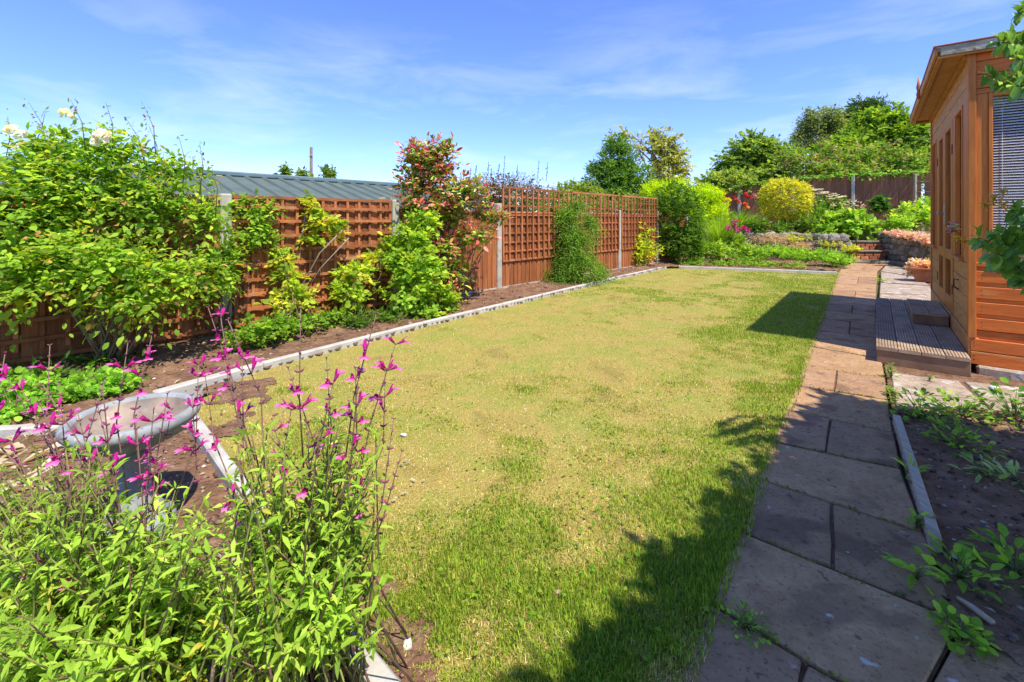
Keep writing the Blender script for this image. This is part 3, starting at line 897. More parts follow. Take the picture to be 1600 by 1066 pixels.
def grooved(L, w, th, name="deck_board"):
    """a board with lengthwise grooves; x along, y across"""
    pts, ng = [], 7
    for i in range(ng):
        a, b2 = i * w / ng, (i + 1) * w / ng
        g = (b2 - a) * .28
        pts += [(a + .0002, th), (b2 - g, th), (b2 - g, th - .007), (b2 - .0002, th - .007)]
    pts += [(w, th), (w, 0), (0, 0)]
    pts = pts[:-3] + [(w, th - .007), (w, 0), (0, 0)]
    n = len(pts); mb = MB()
    vs_ = [(0, y, z) for y, z in pts] + [(L, y, z) for y, z in pts]
    mb.add(vs_, [tuple(range(n))[::-1], tuple(range(n, 2 * n))] + [(i, (i + 1) % n, n + (i + 1) % n, n + i) for i in range(n)])
    return mb.mesh(name, M_deck)


deck = thing("timber_deck", "low weathered grooved timber deck in front of the summerhouse doors", "deck", HC + HN * .3 + HS * 1.2)
DT, dt0, dt1 = .128, -.2, 2.72
dme = grooved(dt1 - dt0, .132, .027)
for i in range(4):
    inst("deck_board", dme, frame_M(HC + HS * dt0 + HN * (.016 + .1365 * (i + 1) - .0035) + UZ * (DT - .027 + random.uniform(-.002, .002)), HS, -HN, UZ), deck)
hb("riser_board", dt0 + .008, dt0 + .03, .018, .555, -.01, DT - .028, M_riser, deck)
hb("riser_board", dt0 + .03, dt1, .535, .553, -.01, DT - .028, M_riser, deck)
hb("riser_board", dt1 - .03, dt1 - .008, .018, .535, -.01, DT - .028, M_riser, deck)
stp = thing("door_step", "small grooved wooden step standing on the deck at the doors", "step", HC + HN * .15 + HS * 1.5 + UZ * DT)
sme2 = grooved(.93, .13, .024, "tread_board")
for i in range(2):
    inst("tread_board", sme2, frame_M(HC + HS * 1.02 + HN * (.018 + .134 * (i + 1)) + UZ * (DT + .094), HS, -HN, UZ), stp)
hb("riser_board", 1.035, 1.055, .022, .278, DT + .002, DT + .093, M_riser, stp)
hb("riser_board", 1.055, 1.93, .262, .278, DT + .002, DT + .093, M_riser, stp)
hb("riser_board", 1.93, 1.945, .022, .278, DT + .002, DT + .093, M_riser, stp)

# ------------------------------------------------------------------ brick steps and stone walls
M_brick = noise_mat("old_red_brick", [(.25, (.19, .07, .04)), (.5, (.36, .13, .07)), (.75, (.50, .22, .12))], 12, 9, .9, bump=.4, bscale=60, bdist=.004, rnd=.3, spots=[(9, .62, (.16, .13, .11), .6)])
M_stepst = noise_mat("mossy_step_slab", [(.25, (.10, .085, .06)), (.5, (.20, .17, .125)), (.75, (.33, .29, .22))], 9, 9, .95, bump=.5, bscale=50, bdist=.006, spots=[(8, .58, (.11, .12, .035), .6)])
M_stone = noise_mat("grey_walling_stone", [(.2, (.085, .075, .06)), (.45, (.24, .21, .165)), (.65, (.38, .34, .275)), (.85, (.58, .54, .46))], 5, 10, .95, bump=.8, bscale=30, bdist=.015, rnd=.4, spots=[(9, .6, (.56, .54, .50), .5), (14, .63, (.07, .065, .06), .7)])
M_core = noise_mat("dark_wall_core", [(.3, (.05, .045, .038)), (.7, (.13, .11, .09))], 9, 8, .95, bump=.8)
steps = thing("brick_steps", "three old red brick steps with slab treads up to the terrace", "steps", (9.5, 12, 0))
SX, SYd = Vector((1, 0, 0)), Vector((.62, .78, 0))
zz, treads = .07, [.315, .56, .75]
sb = MB(); sb.prism([(8.85, 11.75), (9.6, 11.45), (9.35, 10.3), (9.02, 9.2), (9.25, 9.1), (9.7, 10.4), (10.3, 12.0), (10.4, 12.5), (8.95, 12.4)], -.06, .075)
sb.build("base_slab", M_stepst, steps, .02)
for i, tz in enumerate(treads):
    o_ = Vector((8.98, 12.0, 0)) + SYd * (.34 * i)
    wdt = .92 - .03 * i
    zc = zz; ncs = 2 if i < 2 else 1
    hh = (tz - .05 - zz) / ncs
    co = MB(); co.obox(o_ + SX * .02 + Vector((0, .03, zz)), SX * (wdt - .04), Vector((0, 1.0, 0)), UZ * (tz - zz - .05)); co.build("step_core", M_core, steps)
    for c in range(ncs):
        x = 0.0 if c % 2 == 0 else -.11
        while x < wdt - .02:
            x0, x1 = max(x, 0), min(x + .215, wdt)
            if x1 - x0 > .03:
                mb = MB(); mb.obox(o_ + SX * x0 + UZ * (zc + .005), SX * (x1 - x0 - .012), Vector((0, .1, 0)), UZ * (hh - .012)); mb.build("brick", M_brick, steps, .006)
            x += .225
        zc += hh
    mb = MB(); mb.obox(o_ + SX * -.02 + Vector((0, -.025, tz - .05)), SX * (wdt + .04), Vector((0, .40, 0)), UZ * .05); mb.build("tread_slab", M_stepst, steps, .012)
    zz = tz


def stone_mesh(i):
    import bmesh
    bm = bmesh.new(); bmesh.ops.create_icosphere(bm, subdivisions=2, radius=1)
    rr = np.random.default_rng(50 + i)
    off = rr.random(3) * 20
    for v in bm.verts:
        p = v.co; m = max(abs(p.x), abs(p.y), abs(p.z)); q = p / m
        p = p.lerp(q, .62) * .55
        k = 1 + .34 * (vnoise(np.array(p.x * 2.4 + off[0]), np.array(p.y * 2.4 + p.z * 3.1 + off[1]), i) - .5)
        v.co = p * float(k)
    me = bpy.data.meshes.new("stone"); bm.to_mesh(me); bm.free()
    me.materials.append(M_stone)
    return me


SM = [stone_mesh(i) for i in range(7)]


def stone_wall(label, line, z0, z1, courses, th, sl):
    t = thing("stone_wall", label, "wall", (line[0][0], line[0][1], z0), "rubble stone retaining walls")
    for a, b in zip(line[:-1], line[1:]):
        a, b = Vector((*a, 0)), Vector((*b, 0)); d = (b - a); L = d.length; d.normalize(); n = Vector((-d.y, d.x, 0))
        mb = MB(); mb.obox(a + n * (th * .3) + UZ * (z0 - .05), d * L, n * (th * .6), UZ * (z1 - z0)); mb.build("wall_core", M_core, t)
        hc = (z1 - z0) / courses
        for c in range(courses):
            x = random.uniform(-.1, 0)
            while x < L:
                w = sl * random.uniform(.6, 1.3)
                o_ = a + d * (x + w / 2) + n * (th * .28 + random.uniform(-.02, .03)) + UZ * (z0 + hc * (c + .5) + random.uniform(-.02, .02))
                rot = Matrix.Rotation(random.uniform(-.15, .15), 3, 'Y')
                S = frame_M(o_, d * w, n * th * .7, UZ * hc * 1.12) @ rot.to_4x4()
                inst("stone", random.choice(SM), S, t)
                x += w * .93
    return t


stone_wall("low rubble stone retaining wall left of the brick steps under dry ground cover", [(5.9, 13.75), (7.4, 12.95), (8.95, 12.2)][::-1][::-1], .0, .74, 4, .3, .27)
stone_wall("mossy rubble stone wall right of the brick steps topped by pink flowers", [(10.05, 12.5), (9.72, 11.0), (9.35, 9.6), (9.5, 8.6)], .06, .78, 5, .32, .25)

# ------------------------------------------------------------------ bird bath
M_bath = noise_mat("grey_cast_stone", [(.25, (.17, .19, .20)), (.5, (.28, .30, .31)), (.75, (.42, .43, .43))], 9, 10, .85, bump=.4, bscale=70, bdist=.004, spots=[(9, .57, (.13, .135, .125), .7), (22, .62, (.52, .50, .44), .6), (45, .64, (.12, .12, .11), .6), (5, .62, (.30, .27, .16), .5)])
M_basin = noise_mat("dried_basin", [(.25, (.11, .09, .075)), (.5, (.27, .215, .17)), (.75, (.46, .38, .30))], 7, 10, .9, bump=.4, bscale=50, bdist=.004, spots=[(6, .58, (.16, .16, .15), .6), (15, .66, (.62, .58, .5), .6)])
BB = Vector((-1.375, 1.655, 0))
bath = thing("bird_bath", "grey cast stone bird bath with shallow dry bowl on a pedestal", "bird bath", BB)
mb = MB(); mb.lathe([(.0, -.05), (.125, -.05), (.125, .05), (.115, .065), (.095, .07), (.09, .085), (.082, .105), (.06, .13), (.05, .19), (.047, .25), (.052, .29), (.066, .305), (.066, .32), (.05, .33), (.055, .345), (.0, .345)], BB, 36); mb.build("pedestal", M_bath, bath)
mb = MB(); mb.lathe([(.0, .335), (.06, .338), (.13, .352), (.172, .376), (.178, .40), (.19, .405), (.2, .418), (.203, .432), (.197, .445), (.183, .45), (.172, .446), (.166, .435)], BB, 56); bowl = mb.build("bowl", M_bath, bath)
mb = MB(); mb.lathe([(.1665, .4365), (.155, .41), (.125, .392), (.07, .382), (.0, .380)], BB, 56); mb.build("basin_lining", M_basin, bowl)
M_chip = noise_mat("pale_stone_chip", [(.3, (.5, .47, .42)), (.7, (.72, .70, .66))], 20, 6, .9)

# terracotta trough
M_terra = noise_mat("terracotta", [(.3, (.30, .105, .045)), (.6, (.43, .165, .075)), (.8, (.5, .22, .12))], 8, 8, .8, bump=.15)
tq = Vector((7.46, 8.35, 0)); d_, n_2 = Vector((.78, -.62, 0)), Vector((.62, .78, 0))
trough = thing("terracotta_planter", "orange terracotta trough of pink flowers beyond the summerhouse", "planter", tq)
mb = MB()
def ring(a, b, z): return [tq + d_ * (sx * a) + n_2 * (sy * b) + UZ * z for sx, sy in ((-1, -1), (1, -1), (1, 1), (-1, 1))]
rs = ring(.24, .10, .0) + ring(.31, .15, .22) + ring(.33, .17, .225) + ring(.33, .17, .26) + ring(.29, .13, .26) + ring(.27, .12, .20)
fs = [(3, 2, 1, 0)] + [(r * 4 + k, r * 4 + (k + 1) % 4, r * 4 + 4 + (k + 1) % 4, r * 4 + 4 + k) for r in range(5) for k in range(4)] + [(20, 21, 22, 23)]
tq2 = Vector((0, 0, 0))
mb.add([v + d_ * .20 for v in rs], fs); mb.build("trough", M_terra, trough, .006)

# ------------------------------------------------------------------ grass
GA = np.array([.65, .76]); GAn = GA / np.linalg.norm(GA)            # lawn axis
path_px = np.array([[p.x, p.y] for p in pl])


def dist_path(x, y):
    """metres left of the path's left edge"""
    o = np.argsort(path_px[:, 1])
    xe = np.interp(y, path_px[o, 1], path_px[o, 0])
    return (xe - x) * .77


BUMPS = [(*xy(gp(600, 560)), .7, .16), (*xy(gp(850, 560)), .45, .20), (*xy(gp(480, 640)), .5, .16), (*xy(gp(640, 760)), .35, .12), (*xy(gp(1000, 470)), 1.2, -.10), (*xy(gp(1010, 640)), .5, -.18), (*xy(gp(720, 900)), .35, -.12), (*xy(gp(700, 640)), .3, -.12)]


def dryness(x, y):
    d = dist_path(x, y)
    s = x * GAn[1] - y * GAn[0]                                      # across
    t = x * GAn[0] + y * GAn[1]                                      # along
    n1 = fbm(x * .9 + 3, y * .9, 31); n2 = fbm(x * 3.6, y * 3.6, 41); n3 = fbm(t * .45, s * 3.0, 51, 3)
    base = np.interp(d, [-.05, .18, .45, .9, 1.6, 3.0, 5.0], [.05, .13, .33, .57, .68, .72, .64])
    for cx, cy, r_, a_ in BUMPS: base = base + a_ * np.exp(-((x - cx) ** 2 + (y - cy) ** 2) / r_ ** 2)
    near = np.interp(y, [1.0, 1.5, 2.2, 3.2], [-.14, -.08, 0, 0])
    far = np.interp(t, [3, 6, 8, 12], [0, -.04, -.14, -.2])
    return base + near + far + (n1 - .5) * 1.3 + (n2 - .5) * 1.5 + (fbm(x * 8.5, y * 8.5, 45, 3) - .5) * 1.0 + (n3 - .5) * .6 + .055 * np.sin(s * 13.5 + .6 * np.sin(t * .8))


def grass_field(n, ylo, yhi, wpow, simple, h0, w0):
    """blades thrown on the lawn, denser towards the camera"""
    lx = np.array([p[0] for p in LAWN]); 
    u = R.random(n); y = (ylo ** (1 - wpow) + u * (yhi ** (1 - wpow) - ylo ** (1 - wpow))) ** (1 / (1 - wpow))
    x = np.interp(y, [0, 1, 3, 12], [-.6, -.6, -2.4, 3.2]) + R.random(n) * np.interp(y, [0, 1, 3, 12], [1.3, 1.2, 4.4, 6.4])
    ok = inside(LAWN, x, y) | (inside(LAWN, x - .035, y) & (R.random(n) < .35) & (dist_path(x, y) < .03))
    ok &= ~(is_bare(x, y) & (R.random(n) < .86))
    x, y = x[ok], y[ok]
    n = len(x)
    d = dryness(x, y); pd = dist_path(x, y)
    dd = np.clip(d + R.normal(size=n) * .22, 0, 1)
    keep = R.random(n) < np.interp(d, [.2, .9], [1, .62]); x, y, d, dd, pd = x[keep], y[keep], d[keep], dd[keep], pd[keep]; n = len(x)
    h = h0 * (.55 + .8 * R.random(n)) * np.interp(d, [0, .8], [1.0, .5]) * np.interp(pd, [-.05, .1], [1.25, .9])
    w = w0 * (.7 + .6 * R.random(n)) * np.maximum(1, y / 1.9) ** .75
    az = R.random(n) * 6.28319
    lean = np.clip(np.abs(R.normal(size=n)) * (.45 + .6 * dd), 0, 2.2)
    lx, ly = np.cos(az), np.sin(az)
    px_, py_ = -ly, lx
    g = pick([(.17, .31, .022, 3), (.22, .36, .03, 3), (.10, .20, .018, 1.5), (.31, .40, .05, 2.5)], n)
    s_ = pick([(.56, .45, .18, 3), (.68, .58, .31, 3), (.40, .27, .09, 2), (.45, .42, .09, 2.5)], n)
    k = np.clip((dd - .42) / .22, 0, 1)[:, None]
    col = np.clip((g * (1 - k) + s_ * k) * (1 + R.normal(size=(n, 1)) * .24), .01, .9)
    b = np.stack([x, y, np.full(n, -.004)], 1)
    P_ = np.stack([px_, py_, np.zeros(n)], 1) * (w / 2)[:, None]
    mid = b + np.stack([lx * h * .35 * np.sin(lean * .6), ly * h * .35 * np.sin(lean * .6), h * .55 * np.cos(lean * .45)], 1)
    tip = b + np.stack([lx * h * np.sin(lean * .9), ly * h * np.sin(lean * .9), np.maximum(h * np.cos(lean * .9), .006)], 1)
    if simple:
        V = np.stack([b - P_, b + P_, tip], 1); loops = (np.arange(3)[None] + 3 * np.arange(n)[:, None]).ravel(); sz = np.full(n, 3); kv = 3
    else:
        V = np.stack([b - P_, b + P_, mid + P_ * .8, mid - P_ * .8, tip], 1)
        loops = (np.array([0, 1, 2, 3, 3, 2, 4])[None] + 5 * np.arange(n)[:, None]).ravel(); sz = np.tile([4, 3], n); kv = 5
    return V.reshape(-1, 3), loops, sz, np.repeat(col, kv, 0)


gr = merge([grass_field(210000, .95, 3.3, 1.35, False, .026, .0030), grass_field(330000, 3.0, 12.2, 1.5, True, .026, .0032)])
kind(link(bpy.data.objects.new("grass", np_mesh("grass", *gr, M_grass))), "stuff")

# clover and broad weeds in the turf
n = 5200
y = 1.0 + R.random(n) ** 1.6 * 5; x = -.6 + R.random(n) * 6 + (y - 1) * .3 - 1.2
ok = inside(LAWN, x, y) & ((fbm(x * 2.2, y * 2.2, 91) > .54) | (dist_path(x, y) < .3))
x, y = x[ok], y[ok]; n = len(x)
az = R.random(n) * 6.28
s = dict(P=np.stack([x, y, .008 + .018 * R.random(n)], 1), D=unit(np.stack([np.cos(az), np.sin(az), R.normal(size=n) * .3], 1)), N=unit(np.array([0, 0, 1.]) + R.normal(size=(n, 3)) * .3),
         L=.012 + .010 * R.random(n), W=.010 + .007 * R.random(n), col=pick([(.07, .19, .015), (.12, .26, .02), (.18, .28, .03)], n))
leaf_obj("clover", T_QUAD, s, M_leaf, None)


def scatter_bits(name, poly, n, size, pal, m, zf=None, flatl=True, ypow=1.0, mask=None):
    """small loose bits lying on the soil, one stuff object"""
    xs = [p[0] for p in poly]; ys = [p[1] for p in poly]
    x = min(xs) + R.random(n) * (max(xs) - min(xs)); y = min(ys) + R.random(n) ** ypow * (max(ys) - min(ys))
    ok = inside(poly, x, y)
    x, y = x[ok], y[ok]; n = len(x)
    z = (zf(x, y) if zf else np.zeros(n)) + .006
    az = R.random(n) * 6.28
    s = dict(P=np.stack([x, y, z], 1), D=unit(np.stack([np.cos(az), np.sin(az), R.normal(size=n) * .25], 1)), N=unit(np.array([0, 0, 1.]) + R.normal(size=(n, 3)) * .35),
             L=size * (.5 + R.random(n)), W=size * (.25 + .4 * R.random(n)), col=pick(pal, n))
    return leaf_obj(name, T_QUAD, s, m, None)


def pebbles(name, poly, n, rmin, rmax, pal, zf, ypow=1.0):
    """small irregular stones and clods, one stuff object"""
    base = np.array([(1, 0, 0), (-1, 0, 0), (0, 1, 0), (0, -1, 0), (0, 0, 1), (0, 0, -1), (.6, .6, .5), (-.6, .6, .5), (-.6, -.6, .5), (.6, -.6, .5)], float)
    fs = [(0, 6, 4), (6, 2, 4), (2, 7, 4), (7, 1, 4), (1, 8, 4), (8, 3, 4), (3, 9, 4), (9, 0, 4), (0, 2, 6), (2, 1, 7), (1, 3, 8), (3, 0, 9), (0, 5, 2), (2, 5, 1), (1, 5, 3), (3, 5, 0)]
    xs = [p[0] for p in poly]; ys = [p[1] for p in poly]
    x = min(xs) + R.random(n) * (max(xs) - min(xs)); y = min(ys) + R.random(n) ** ypow * (max(ys) - min(ys))
    ok = inside(poly, x, y); x, y = x[ok], y[ok]; n = len(x)
    r = rmin + (rmax - rmin) * R.random(n) ** 4
    V = base[None] * (1 + R.normal(size=(n, 10, 3)) * .22) * (r[:, None, None] * np.array([1.2, 1, .7]))
    V = V + np.stack([x, y, zf(x, y) + r * .25], 1)[:, None]
    lp = (np.array(fs).ravel()[None] + 10 * np.arange(n)[:, None]).ravel()
    return kind(link(bpy.data.objects.new(name, np_mesh(name, V.reshape(-1, 3), lp, np.full(n * 16, 3), np.repeat(pick(pal, n), 10, 0), M_clod))), "stuff")


M_clod = noise_mat("clods", [(.3, (.75, .75, .75)), (.7, (1.2, 1.2, 1.2))], 30, 6, .95, attr=True, bump=.5, bdist=.004)
SOILS = [(.15, .09, .06, 5), (.22, .14, .10, 3), (.32, .24, .18, 1.5), (.55, .5, .44, .35)]
pebbles("soil_crumbs", LBED, 9000, .006, .030, SOILS, z_left, 1.6)
pebbles("soil_crumbs", FBED, 5200, .003, .020, SOILS, z_front)
pebbles("soil_crumbs", RBED, 3800, .003, .013, [(.09, .055, .04, 5), (.15, .10, .075, 3), (.30, .25, .2, .8), (.5, .46, .42, .2)], z_right)
pebbles("soil_crumbs", BARE, 500, .003, .010, SOILS, lambda a, b: .01 + 0 * a)
scatter_bits("dry_litter", LBED, 9000, .034, [(.46, .33, .18), (.38, .17, .09), (.62, .50, .32), (.42, .25, .13)], M_petal, z_left, ypow=1.5)
scatter_bits("dry_litter", FBED, 3200, .026, [(.45, .33, .2), (.3, .2, .12), (.5, .42, .3)], M_petal, z_front)
scatter_bits("dry_litter", RBED, 900, .02, [(.30, .22, .15), (.18, .12, .08), (.42, .36, .28)], M_petal, z_right)
scatter_bits("fallen_petals", RBED, 70, .022, [(.75, .36, .03), (.8, .5, .06), (.7, .6, .6)], M_petal, lambda a, b: z_right(a, b) + .006)
scatter_bits("fallen_petals", BARE, 40, .016, [(.5, .03, .22), (.6, .1, .35)], M_petal, lambda a, b: .012 + 0 * a)
PATHP = pth[:]
scatter_bits("path_flecks", PATHP, 420, .010, [(.62, .6, .56, 2), (.5, .42, .32), (.3, .2, .12), (.12, .17, .03)], M_petal, lambda a, b: .003 + 0 * a)

# ------------------------------------------------------------------ plants
LIME, MID, DEEP = (.19, .33, .022), (.105, .225, .018), (.045, .11, .012)
PAL_ROSE = [(.17, .31, .028, 4), (.11, .235, .022, 4), (.24, .36, .03, 2), (.06, .14, .014, 1.5)]
PAL_YROSE = [(.25, .36, .03, 4), (.16, .28, .022, 3), (.38, .38, .04, 1.5), (.10, .19, .015, 1)]


def bl(px, py, Y, rx, ry, rz):
    p = qp(px, py, Y); return (p.x, p.y, p.z, rx, ry, rz)


def shrub(name, label, cat, base, blobs, n, tl, k, L, Wd, pal, tpl=T_QUAD, m=None, stems=14, stem_r=.012, stem_col=(.16, .11, .06), group=None, parts=0, minpx=9, trunk=None, **kw):
    t = thing(name, label, cat, base, group)
    if stems:
        mb = MB(); twigs(mb, blobs, stems, base, stem_r, stem_col)
        mb.build("stems", M_stem, t)["kind"] = "stuff"
    if trunk:
        mb = MB(); mb.tube(trunk[0], trunk[1], 9); mb.build("trunk", M_bark, t)
    s = spray(blobs, n, tl, k, L, Wd, pal, **kw)
    if parts: leaves_split(s, tpl, m or M_leaf, t, parts, minpx=minpx)
    else: leaf_obj("crown" if trunk else "foliage", tpl, s, m or M_leaf, t)
    return t


def blossom(par, c, r, pal, n=28, name="flower", m=None, cup=.6):
    """one bloom: petals round a centre"""
    d = unit(R.normal(size=(n, 3)) + np.array([0, 0, .35])); c = np.array(c)
    s = dict(P=c + d * r * .2, D=d, N=unit(R.normal(size=(n, 3)) * .5 + np.array([0, -.4, cup])), L=np.full(n, r * .9), W=np.full(n, r * .8), col=pick(pal, n) * (1 + R.normal(size=(n, 1)) * .06))
    o = link(bpy.data.objects.new(name, np_mesh(name, *place(T_ROUND, s['P'], s['D'], s['N'], s['L'], s['W'], np.clip(s['col'], 0, .95)), m or M_petal)), par)
    return o


def bits(par, blobs, n, size, pal, name="seed_heads", shell=.85, up=.1, tpl=T_QUAD):
    B = np.array(blobs, float); i = R.integers(len(B), size=n); d = unit(R.normal(size=(n, 3)) + np.array([0, -.35, up]))
    P = B[i, :3] + d * B[i, 3:] * (shell + .25 * R.random((n, 1)))
    s = dict(P=P, D=unit(R.normal(size=(n, 3))), N=unit(R.normal(size=(n, 3))), L=size * (.6 + .8 * R.random(n)), W=size * (.5 + .4 * R.random(n)), col=pick(pal, n))
    return leaf_obj(name, tpl, s, M_petal, par)


# --- big rose at the left
rb_ = [bl(100, 300, 3.55, .62, .36, .44), bl(235, 315, 3.75, .34, .26, .26), bl(20, 330, 3.25, .40, .34, .50), bl(150, 398, 3.3, .46, .30, .20), bl(40, 425, 3.1, .34, .28, .22),
       bl(255, 425, 3.45, .36, .24, .20), bl(130, 232, 3.65, .52, .32, .22), bl(265, 262, 3.85, .26, .2, .17), bl(215, 462, 3.35, .28, .2, .10), bl(325, 335, 3.9, .14, .16, .14), bl(320, 400, 3.75, .13, .15, .12)]
rbase = gp(168, 580)
rose = shrub("rose_bush", "huge sprawling green rose bush with white blooms covering the left fence", "rose bush", rbase, rb_, 2500, .28, 7, .047, .027, PAL_ROSE, T_OVAL, parts=150, stems=15, stem_r=.009, stem_col=(.2, .15, .09), up=.15, droop=.4, shell=.35, flat=1.0,
             tipcol=([(.34, .38, .04), (.36, .24, .07)], .18))
mb = MB()
for a, b, r in (((168, 582, 3.5), (160, 480, 3.45), .022), ((175, 582, 3.5), (205, 470, 3.4), .016), ((160, 582, 3.5), (120, 470, 3.35), .014), ((172, 582, 3.5), (185, 440, 3.5), .02)):
    p0, p1 = qp(*a), qp(*b); mb.tube([p0, p0.lerp(p1, .35) + Vector((.03, 0, .02)), p0.lerp(p1, .7) - Vector((.03, 0, 0)), p1], [r, r * .9, r * .75, r * .6], 7, (.2, .15, .09))
kind(mb.build("woody_stem", M_stem, rose), "stuff")
for px_, py_, Y_, r in ((160, 213, 3.35, .055), (150, 222, 3.38, .035), (101, 178, 3.6, .045), (112, 182, 3.6, .03), (20, 206, 3.2, .05), (35, 210, 3.2, .03)):
    blossom(rose, qp(px_, py_, Y_), r, [(.86, .82, .74), (.9, .88, .84)], 26)
bits(rose, rb_, 420, .022, [(.55, .36, .14), (.45, .28, .12), (.62, .48, .25)], "faded_flowers")
wb = MB(); wl_ = []
for px_, py_ in ((45, 160), (72, 168), (110, 155), (165, 160), (225, 165), (232, 195), (280, 215), (312, 225), (12, 182), (330, 258), (195, 182), (255, 240), (300, 245)):
    e_ = qp(px_, py_, 3.65 + R.normal() * .15); s0 = e_ + Vector((R.normal() * .08 - .02, .05, -.38))
    m_2 = s0.lerp(e_, .5) + Vector((.03, 0, .02)); wb.tube([s0, m_2, e_], [.004, .003, .0015], 4, (.16, .18, .05))
    for j in range(16):
        p = s0.lerp(e_, .35 + .65 * j / 15); wl_.append(p + Vector(R.normal(size=3) * .018))
kind(wb.build("long_shoots", M_stem, rose), "stuff")
n = len(wl_)
leaf_obj("shoot_leaves", T_OVAL, dict(P=np.array(wl_), D=unit(R.normal(size=(n, 3)) + np.array([0, 0, .2])), N=unit(R.normal(size=(n, 3)) * .5 + np.array([0, 0, 1.])), L=.018 + .026 * R.random(n), W=.010 + .014 * R.random(n), col=pick([(.10, .19, .02, 2), (.17, .26, .03, 2), (.22, .10, .05, 1)], n)), M_leaf, rose)

# --- rose spilling over the concrete post
s_b = [bl(395, 330, 4.55, .22, .18, .15), bl(385, 365, 4.5, .26, .2, .14), bl(352, 400, 4.2, .13, .14, .2), bl(345, 440, 4.1, .1, .12, .10), bl(420, 380, 4.65, .12, .1, .08), bl(372, 315, 4.5, .14, .14, .1)]
shrub("climbing_rose", "bright green climbing rose spilling over the nearest concrete post", "climbing rose", gp(345, 535), s_b, 620, .2, 7, .044, .024, PAL_ROSE, T_OVAL, parts=60, stems=12, stem_r=.007, up=.15, shell=.3)
# --- thin climbing rose on the brown trellis
s_b = [bl(485, 330, 4.85, .13, .07, .12), bl(500, 350, 4.85, .24, .07, .08), bl(480, 372, 4.85, .14, .07, .07), bl(520, 360, 4.95, .12, .06, .07), bl(475, 312, 4.85, .08, .06, .06)]
cr = shrub("climbing_rose", "sparse yellowing climbing rose on bare stems in the middle of the brown trellis", "climbing rose", gp(462, 520), s_b, 150, .13, 6, .050, .040, PAL_YROSE + [(.45, .42, .06, 1)], T_OVAL, parts=40, stems=0, up=.2, shell=.2)
mb = MB()
for pts, r in ((((455, 520), (470, 450), (500, 395), (535, 360)), .008), (((460, 520), (462, 450), (470, 385), (478, 330)), .007), (((470, 470), (500, 420), (545, 372)), .005)):
    mb.tube([qp(a, b, 4.82) for a, b in pts], [r] * len(pts), 6, (.32, .27, .22))
kind(mb.build("bare_stems", M_stem, cr), "stuff")
# --- yellow green rose clumps in front
s_b = [bl(555, 428, 4.95, .22, .14, .12), bl(540, 455, 4.85, .18, .14, .10), bl(582, 402, 5.1, .12, .1, .07), bl(552, 475, 4.9, .13, .12, .07)]
shrub("rose_bush", "low yellow green rose bush at the foot of the trellis near its right post", "rose bush", gp(556, 512), s_b, 210, .16, 7, .046, .038, PAL_YROSE, T_OVAL, parts=60, stems=14, stem_r=.006, up=.3, shell=.25)
s_b = [bl(445, 400, 4.6, .12, .1, .06), bl(455, 430, 4.55, .14, .12, .10), bl(470, 460, 4.5, .17, .14, .10), bl(440, 470, 4.4, .12, .1, .1)]
shrub("leafy_shrub", "yellow leaved straggling shrub below the sparse climbing rose", "shrub", gp(462, 535), s_b, 240, .15, 7, .044, .03, PAL_YROSE + [(.42, .33, .05, .6)], T_OVAL, stems=12, stem_r=.006, up=.3, shell=.2)
s_b = [bl(425, 510, 4.05, .28, .2, .11), bl(385, 525, 3.85, .16, .15, .08), bl(470, 500, 4.4, .22, .18, .10), bl(520, 495, 4.7, .2, .15, .1)]
shrub("border_plant", "low mid green leafy border plants between the rose and the kerb", "plant", gp(440, 540), s_b, 520, .12, 6, .034, .026, [(.10, .22, .02, 3), (.16, .30, .025, 3), (.06, .14, .015, 2)], T_OVAL, stems=10, stem_r=.004, up=.5, shell=.15, zmin=.05)
s_b = [bl(600, 495, 4.95, .28, .15, .12), bl(560, 500, 4.7, .15, .12, .10), bl(650, 480, 5.4, .2, .15, .10)]
shrub("border_plant", "dark narrow leaved border plants under the tall green rose", "plant", gp(600, 515), s_b, 330, .16, 6, .06, .012, [(.05, .12, .014, 3), (.09, .18, .02, 2), (.2, .26, .06, .5)], T_LANCE, stems=8, stem_r=.003, up=.8, shell=.1, zmin=.05)
# --- tall green rose below the red bush
s_b = [bl(640, 375, 5.45, .28, .22, .20), bl(652, 415, 5.3, .32, .24, .22), bl(640, 450, 5.2, .28, .22, .2), bl(660, 345, 5.6, .22, .2, .12), bl(615, 395, 5.3, .16, .18, .16), bl(690, 470, 5.5, .2, .16, .22), bl(655, 490, 5.2, .26, .18, .12)]
shrub("rose_bush", "tall fresh green rose bush in front of the concrete post beside the red shrub", "rose bush", gp(660, 490), s_b, 1000, .2, 7, .050, .038, PAL_ROSE[:3] + [(.28, .38, .035, 2), (.08, .16, .02, 1)], T_OVAL, parts=90, stems=24, stem_r=.006, stem_col=(.10, .11, .04), up=.35, shell=.3)
